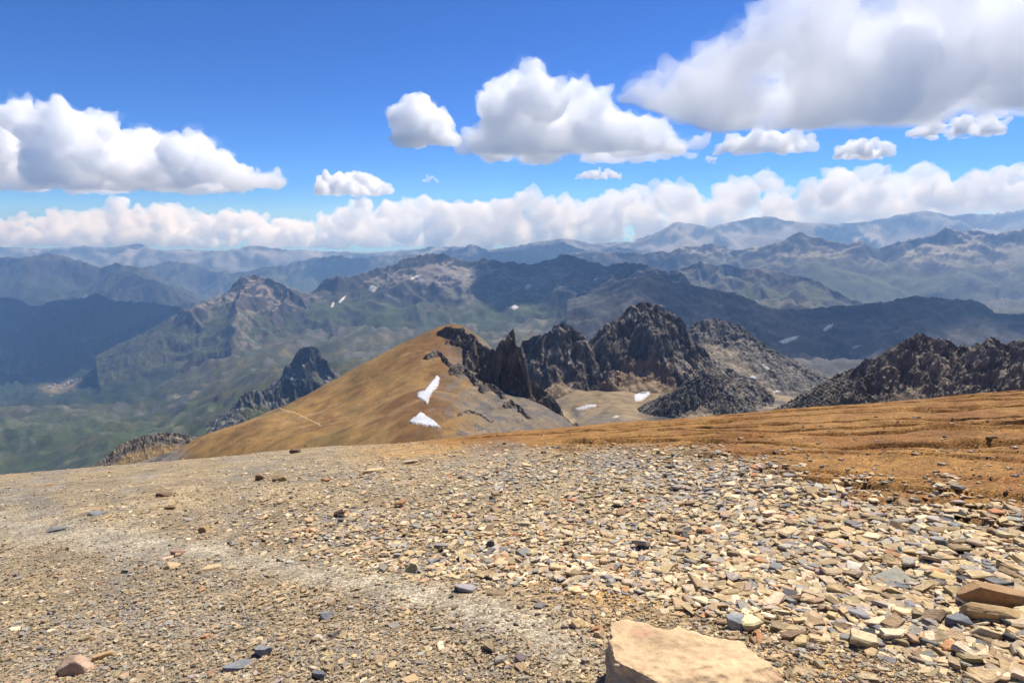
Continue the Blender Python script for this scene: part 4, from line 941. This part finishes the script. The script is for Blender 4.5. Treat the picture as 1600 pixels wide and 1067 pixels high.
# ------------------------------------------------------------------ clouds
def cloud(label, prof, base_py, D, depth, seed, vox, tau_, group='white cumulus clouds', amp=1.0, fringe=0.0, puff=(0.16, 0.30)):
    """prof: (px, top py) outline of the cloud; base_py its flat underside; D its distance. Puffs are fused into one closed body."""
    rng = random.Random(seed)
    bm = bmesh.new()
    bprof = base_py
    bfun = (lambda x_: float(np.interp(x_, *zip(*bprof)))) if isinstance(bprof, list) else (lambda x_: bprof)
    if isinstance(bprof, list): base_py = max(p[1] for p in bprof)
    pxs = [p[0] for p in prof]; tops = [p[1] for p in prof]
    W = pxs[-1] - pxs[0]; hmax = base_py - min(tops)
    k = D / F
    x = pxs[0]; pts = []
    step = max(6, min(hmax * 0.22, W / 6))
    while x < pxs[-1]:
        top = float(np.interp(x, pxs, tops)); bpx = bfun(x); h = max(4.0, bpx - top)
        for r_ in range(max(1, int(round(depth)))):
            rad = min(h * 0.5, hmax * rng.uniform(*puff))
            yy = top + rad
            while yy < bpx - rad * 0.2 + 1:
                pts.append((x + rng.uniform(-.5, .5) * step, yy + rng.uniform(-.1, .25) * rad, rng.uniform(-1, 1) * (0.5 * h + 0.12 * W) * 1.0, rad * rng.uniform(0.75, 1.05)))
                yy += rad * rng.uniform(0.7, 1.1)
        x += step
    for (a, b, dz, rad) in pts:
        p = at(a, b, D); p = Vector(p) + Vector((0, dz * k, 0))
        m = Matrix.Translation(p) @ Matrix.Diagonal((rad * k, rad * k, rad * k * 0.92, 1))
        bmesh.ops.create_icosphere(bm, subdivisions=2, radius=1.0, matrix=m)
    zb = at((pxs[0] + pxs[-1]) / 2, base_py, D)[2]
    for v in bm.verts:
        if isinstance(bprof, list):
            zb = float(at(800, float(np.interp(800 + v.co.x / v.co.y * F, *zip(*bprof))), v.co.y)[2])
        if v.co.z < zb: v.co.z = zb - (zb - v.co.z) * 0.15
    me = bpy.data.meshes.new('cloud'); bm.to_mesh(me); bm.free()
    tmp = bpy.data.objects.new('tmp', me); COL.objects.link(tmp)
    md = tmp.modifiers.new('r', 'REMESH'); md.mode = 'VOXEL'; md.voxel_size = hmax * k * vox
    dg = bpy.context.evaluated_depsgraph_get(); dg.update()
    out = bpy.data.meshes.new_from_object(tmp.evaluated_get(dg)); bpy.data.objects.remove(tmp); bpy.data.meshes.remove(me)
    qd = np.empty(len(out.loops), np.int32); out.loops.foreach_get('vertex_index', qd); qd = qd.reshape(-1, 4)
    vv = np.empty(len(out.vertices) * 3, np.float32); out.vertices.foreach_get('co', vv); vv = vv.reshape(-1, 3)
    qm = main_piece(len(vv), qd); us = np.unique(qm); ix = np.zeros(len(vv), np.int32); ix[us] = np.arange(len(us))
    out = mesh_from('cloud', vv[us], ix[qm], None)
    def skin(points, quads, size_):
        t_me = mesh_from('cloud', points, quads, None); t_ob = bpy.data.objects.new('tmp', t_me); COL.objects.link(t_ob)
        md_ = t_ob.modifiers.new('r', 'REMESH'); md_.mode = 'VOXEL'; md_.voxel_size = size_
        dg_ = bpy.context.evaluated_depsgraph_get(); dg_.update()
        r_me = bpy.data.meshes.new_from_object(t_ob.evaluated_get(dg_)); bpy.data.objects.remove(t_ob); bpy.data.meshes.remove(t_me)
        q_ = np.empty(len(r_me.loops), np.int32); r_me.loops.foreach_get('vertex_index', q_); q_ = q_.reshape(-1, 4)
        v_ = np.empty(len(r_me.vertices) * 3, np.float32); r_me.vertices.foreach_get('co', v_); v_ = v_.reshape(-1, 3)
        bpy.data.meshes.remove(r_me)
        q_ = main_piece(len(v_), q_); u_ = np.unique(q_); x_ = np.zeros(len(v_), np.int32); x_[u_] = np.arange(len(u_))
        return mesh_from('cloud', v_[u_], x_[q_], None)
    nvt = len(out.vertices); co = np.empty(nvt * 3, np.float32); out.vertices.foreach_get('co', co); co = co.reshape(-1, 3).astype(float)
    nn = np.empty(nvt * 3, np.float32); out.vertices.foreach_get('normal', nn); nn = nn.reshape(-1, 3)
    sc = hmax * k
    d = fbm3(co / (sc * 0.42), 4, seed, 0.6, True) * 0.15 + fbm3(co / (sc * 0.13), 3, seed + 9, 0.65, True) * 0.085
    up = sstep(-0.7, 0.2, nn[:, 2])
    co2 = co + nn * ((d - 0.035) * sc * amp * (0.35 + 0.65 * up))[:, None]
    q4 = ix[qm]; bpy.data.meshes.remove(out); out = skin(co2, q4, hmax * k * vox)
    out.materials.append(cloud_mat(tau_ / (hmax * k), 'cloud_vapour'))
    out.name = 'cloud'
    o = link('cloud', out, label=label, category='cloud', group=group)
    if fringe:                                          # thin torn vapour round the dense body
        d2 = fbm3(co / (sc * 0.16), 4, seed + 40, 0.75) * 0.20
        m2 = skin(co + nn * ((d - 0.035 + np.maximum(d2, -0.03)) * sc * (0.4 + 0.6 * up))[:, None], q4, hmax * k * vox * 1.6); m2.name = 'fringe'
        m2.materials.append(cloud_mat(fringe * tau_ / (hmax * k), 'thin_cloud_vapour'))
        link('fringe', m2, o)
    return o

cloud('broad grey based cumulus cut by the left edge of the photo', [(-160, 185), (-60, 172), (0, 172), (60, 165), (110, 164), (160, 170), (200, 178), (225, 192), (250, 208), (285, 212), (315, 206), (340, 214), (365, 232), (390, 246), (420, 258), (440, 268)], 296, 22500, 3, 1, 0.024, 7.0, fringe=0.10)
cloud('small two lobed white cloud left of the larger central cumulus', [(628, 165), (640, 146), (655, 142), (672, 150), (688, 168), (702, 185), (710, 200)], 230, 14000, 2, 2, 0.032, 6.0, fringe=0.10)
cloud('bright ragged cumulus high in the middle of the sky', [(742, 185), (752, 145), (770, 118), (800, 110), (835, 112), (850, 135), (870, 132), (900, 128), (925, 148), (950, 166), (985, 172), (1020, 184), (1055, 198), (1078, 212)], 246, 14500, 3, 3, 0.024, 6.0, fringe=0.10)
cloud('largest cloud with grey underside filling the upper right sky', [(968, 128), (1000, 105), (1040, 88), (1085, 62), (1130, 40), (1180, 15), (1230, 0), (1290, -12), (1350, -25), (1420, -30), (1500, -25), (1600, -25), (1700, -20), (1800, 10)], [(962, 160), (1040, 185), (1110, 205), (1200, 205), (1300, 195), (1450, 192), (1560, 172), (1800, 165)], 5050, 3, 4, 0.026, 3.6, fringe=0.12)
cloud('ragged white shelf hanging under the largest cloud', [(1135, 214), (1160, 200), (1200, 196), (1240, 205), (1262, 216)], 240, 11500, 2, 5, 0.06, 4)
cloud('thin wisp trailing below the right end of the largest cloud', [(1424, 205), (1450, 186), (1490, 180), (1530, 176), (1566, 182)], 214, 11500, 2, 6, 0.06, 4)
cloud('rounded white puff above the right end of the horizon bank', [(1304, 232), (1320, 218), (1345, 212), (1370, 218), (1390, 234)], 248, 17000, 2, 7, 0.06, 5)
cloud('small flat white cloudlet below the central cumulus', [(903, 270), (920, 264), (940, 260), (958, 264), (971, 270)], 280, 19000, 2, 8, 0.08, 3.5)
cloud('white cloud rising left of centre above the horizon bank', [(492, 282), (510, 270), (530, 264), (555, 264), (580, 270), (600, 280), (620, 292)], 306, 25500, 2, 9, 0.05, 6)
cloud('tiny cloudlet beneath the largest cloud near its left end', [(1088, 250), (1105, 242), (1130, 246)], 257, 19000, 1, 10, 0.1, 3)
cloud('faint small wisp above the horizon bank left of centre', [(655, 278), (668, 271), (682, 276), (692, 280)], 287, 22500, 1, 11, 0.1, 2)
cloud('unseen thick cloud added to shade the left valley, beyond the top edge', [(300, -150), (340, -185), (420, -205), (520, -210), (620, -205), (690, -180), (735, -150)], -112, 9200, 5, 12, 0.07, 12)  # added above the view only so its shadow darkens the left valley
cloud('unseen thick cloud added to shade the massif, beyond the top edge', [(985, -150), (1030, -190), (1100, -205), (1180, -190), (1235, -150)], -112, 8000, 4, 13, 0.09, 12)  # second added blocker out of view, casts shade on the massif
bank = [(-80, 345, [(-120, 350), (-60, 340), (-20, 345), (20, 336), (50, 322), (75, 345)], 'leftmost puff of the horizon cloud bank'),
        (60, 0, [(60, 345), (95, 322), (125, 316), (150, 325), (185, 318), (215, 304), (250, 306), (275, 318), (300, 330)], 'tall puffs in the left part of the horizon cloud bank'),
        (0, 0, [(280, 340), (310, 335), (345, 328), (380, 322), (410, 326), (440, 336), (480, 338), (520, 336), (545, 345)], 'low puffs of the horizon bank above the left peak'),
        (0, 0, [(450, 346), (480, 332), (520, 322), (560, 308), (600, 302), (640, 300), (680, 304), (700, 312)], 'horizon bank puffs left of centre under the rising cloud'),
        (0, 0, [(680, 318), (710, 308), (750, 302), (790, 296), (815, 288), (840, 286), (870, 294), (900, 300)], 'horizon bank puffs just above the central massif'),
        (0, 0, [(880, 306), (920, 298), (960, 290), (1000, 284), (1030, 278), (1060, 282), (1090, 292), (1110, 300)], 'horizon bank puffs right of the central massif'),
        (0, 0, [(1080, 292), (1110, 276), (1150, 268), (1190, 264), (1220, 272), (1250, 276), (1280, 262), (1310, 252), (1350, 250), (1390, 248), (1420, 262)], 'tallest puffs of the horizon bank above the right range'),
        (0, 0, [(1400, 272), (1440, 266), (1480, 266), (1520, 258), (1560, 248), (1600, 242), (1650, 238), (1720, 250)], 'rightmost puffs of the horizon cloud bank')]
for i, (_, _, prof, lab) in enumerate(bank):
    bpy_ = np.interp(np.mean([p[0] for p in prof]), [0, 400, 900, 1300, 1700], [386, 387, 388, 364, 350])
    cloud(lab, prof, float(bpy_), 27500, 2, 30 + i, 0.038, 6.0, group='clouds banked along the horizon', puff=(0.14, 0.27))

# ------------------------------------------------------------------ haze
bz0 = min(float(np.min(V[:, 2])) for V, Q in TERRAIN) - 1
bztop = max(float(np.max(V[:, 2])) for V, Q in TERRAIN) + 20
hm = bpy.data.materials.new('haze_air'); hm.use_nodes = True; nt = hm.node_tree
for nd in list(nt.nodes):
    if nd.type != 'OUTPUT_MATERIAL': nt.nodes.remove(nd)
hv = nt.nodes.new('ShaderNodeVolumePrincipled'); hv.inputs['Color'].default_value = (0.29, 0.54, 1.0, 1); hv.inputs['Absorption Color'].default_value = (1, 1, 1, 1)
hv.inputs['Density'].default_value = 5.4e-5; hv.inputs['Anisotropy'].default_value = 0.1
nt.links.new(hv.outputs['Volume'], nt.nodes['Material Output'].inputs['Volume'])
xx, y0, y1 = 31500, -3000, 23000
V = [(sx, sy, sz) for sz in (bz0, bztop) for (sx, sy) in ((-xx, y0), (xx, y0), (xx, y1), (-xx, y1))]
Q = [(0, 3, 2, 1), (4, 5, 6, 7), (0, 1, 5, 4), (1, 2, 6, 5), (2, 3, 7, 6), (3, 0, 4, 7)]
link('haze', mesh_from('haze', V, Q, hm, smooth=False), kind='stuff', label='pale blue mountain haze filling the valleys', category='haze')
print('box', bz0, bztop, 'tris', sum(len(Q) * 2 for V, Q in TERRAIN), 'cloud tris', sum(len(o.data.polygons) * 2 for o in bpy.data.objects if o.name.startswith('cloud')))
